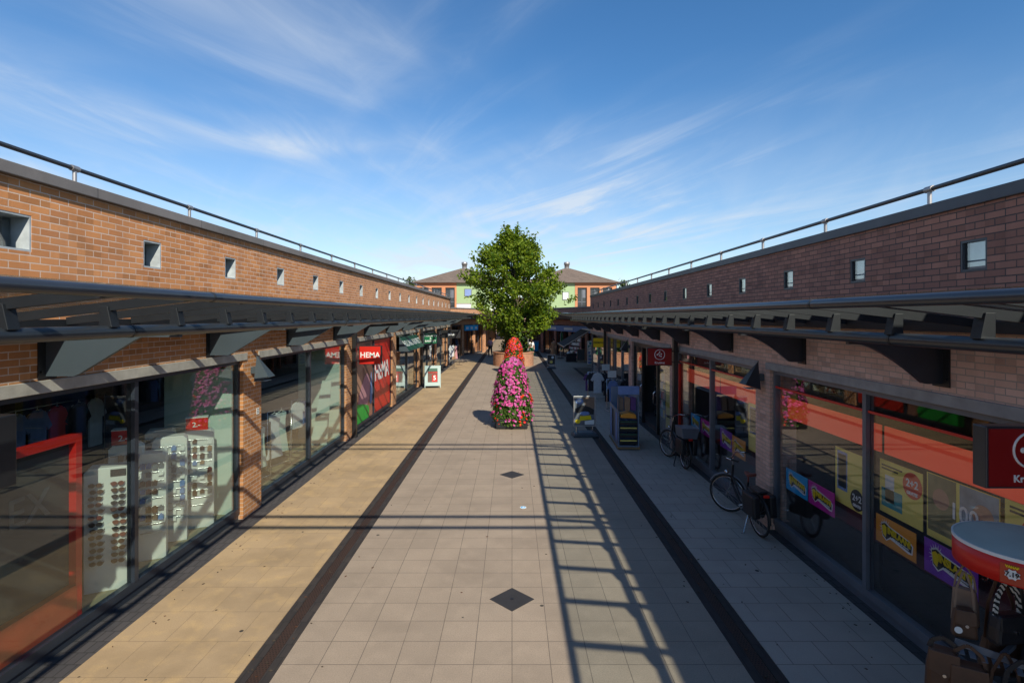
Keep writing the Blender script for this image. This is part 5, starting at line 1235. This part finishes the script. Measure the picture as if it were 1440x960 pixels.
def pavilion(label, cx, sgn, green, openings, win, zt_=8.3):
    """front wall plane y=75; sgn -1 puts the orange wing at negative x"""
    t = thing('hipped_roof_building', label, 'building', (cx, 75, 0)); hw = 6.4
    xo0, xo1 = sorted((green, cx + sgn * hw)); xg0, xg1 = sorted((green, max(3.2, cx - hw) if sgn > 0 else min(-3.0, cx + hw))); L = lambda x: x - cx
    m = MB(); z0, z1 = 4.6, 7.62; prev = xo0
    m.box(L(xo0), L(xo1), 0, .4, 0, z0); m.box(L(xo0), L(xo1), 0, .4, z1, zt_)
    for a, c in openings: m.box(L(prev), L(a), 0, .4, z0, z1); prev = c
    m.box(L(prev), L(xo1), 0, .4, z0, z1)
    m.box(L(xo0), L(xo0) + .3, .4, 11, 0, zt_) if sgn < 0 else m.box(L(xo1) - .3, L(xo1), .4, 11, 0, zt_)
    m.build('wall', M['render_orange'], t)
    m = MB(); m.box(L(xg0), L(xg1), .05, .4, 0, zt_); m.box(L(xo0) + .31, L(xo1) - .31, 1.8, 1.9, 0, zt_); m.build('green_wall', M['render_green'], t)
    m = MB(); m.box(L(xo0), L(xo1), -.03, 0, zt_ - .12, zt_); m.build('eave_trim', M['render_orange'], t)
    for i, (a, c) in enumerate(openings):
        m = MB(); m.box(L(a), L(c), .42, .5, z0, z1); o = m.build('window', M['window_dark'], t)
        m = MB(); xm = L((a + c) / 2); m.box(xm - .04, xm + .04, .36, .41, z0, z1); m.box(L(a), L(c), .36, .41, z0 + 1.0, z0 + 1.08); m.build('frame', M['alu_pale'], o)
        if i % 2 == 0:
            m = MB(); m.box(xm + .08, L(c) - .1, .38, .41, z0 + 1.6, z1 - .2); m.build('curtain', M['alu_pale'], o)
        m = MB()
        for k in range(9): m.box(L(a) + (c - a) * k / 8 - .012, L(a) + (c - a) * k / 8 + .012, .05, .08, z0 - .2, z0 + .72)
        m.box(L(a), L(c), .04, .09, z0 + .72, z0 + .76); m.build('balcony_rail', M['steel_dark'], t)
    for (a, c, za, zb, mt) in win:
        m = MB(); m.box(L(a), L(c), -.02, .06, za, zb); o = m.build('window', M['alu_pale'], t); m = MB(); m.box(L(a) + .08, L(c) - .08, -.03, -.021, za + .08, zb - .08); m.build('pane', M[mt], o)
    e = .55; ap = 10.75; m = MB(); b_ = [(-hw - e, -e, zt_ - .02), (hw + e, -e, zt_ - .02), (hw + e, 12, zt_ - .02), (-hw - e, 12, zt_ - .02)]
    m.add(b_ + [(-.5, 5.5, ap), (.5, 5.5, ap), (.5, 6.1, ap), (-.5, 6.1, ap)], [(3, 2, 1, 0), (0, 1, 5, 4), (1, 2, 6, 5), (2, 3, 7, 6), (3, 0, 4, 7), (4, 5, 6, 7)]); rf = m.build('roof', M['roof_tile'], t)
    m = MB(); m.lathe([(.36, ap), (.36, ap + .55), (.44, ap + .56), (.44, ap + .95), (.40, ap + .96)], 16, (0, 5.8, 0)); m.build('vent_cowl', M['galv'], rf)
    return t
pavilion('far orange and green house with grey hipped roof beyond the sunlit row', -7.1, -1, -7.7, ((-13.0, -11.6), (-11.15, -9.75), (-9.25, -7.95)), ((-6.6, -5.6, 6.4, 7.45, 'cloth_blue'),))
pavilion('far orange and green house with grey hipped roof beyond the shaded row', 8.2, 1, 8.75, ((9.1, 10.4), (10.85, 12.15), (12.6, 13.9)), ((7.0, 7.9, 5.9, 7.0, 'white'),))
t = thing('roof_unit', 'white box unit on the low roof before the green wall', 'roof unit', (-5.2, 58.5, 3.9)); m = MB(); m.box(-.75, .75, -.4, .4, .0, 1.05); m.build('casing', M['white'], t, False, .02); m = MB(); m.box(-.78, .78, -.43, .43, 1.05, 1.12); m.build('lid', M['galv'], t)
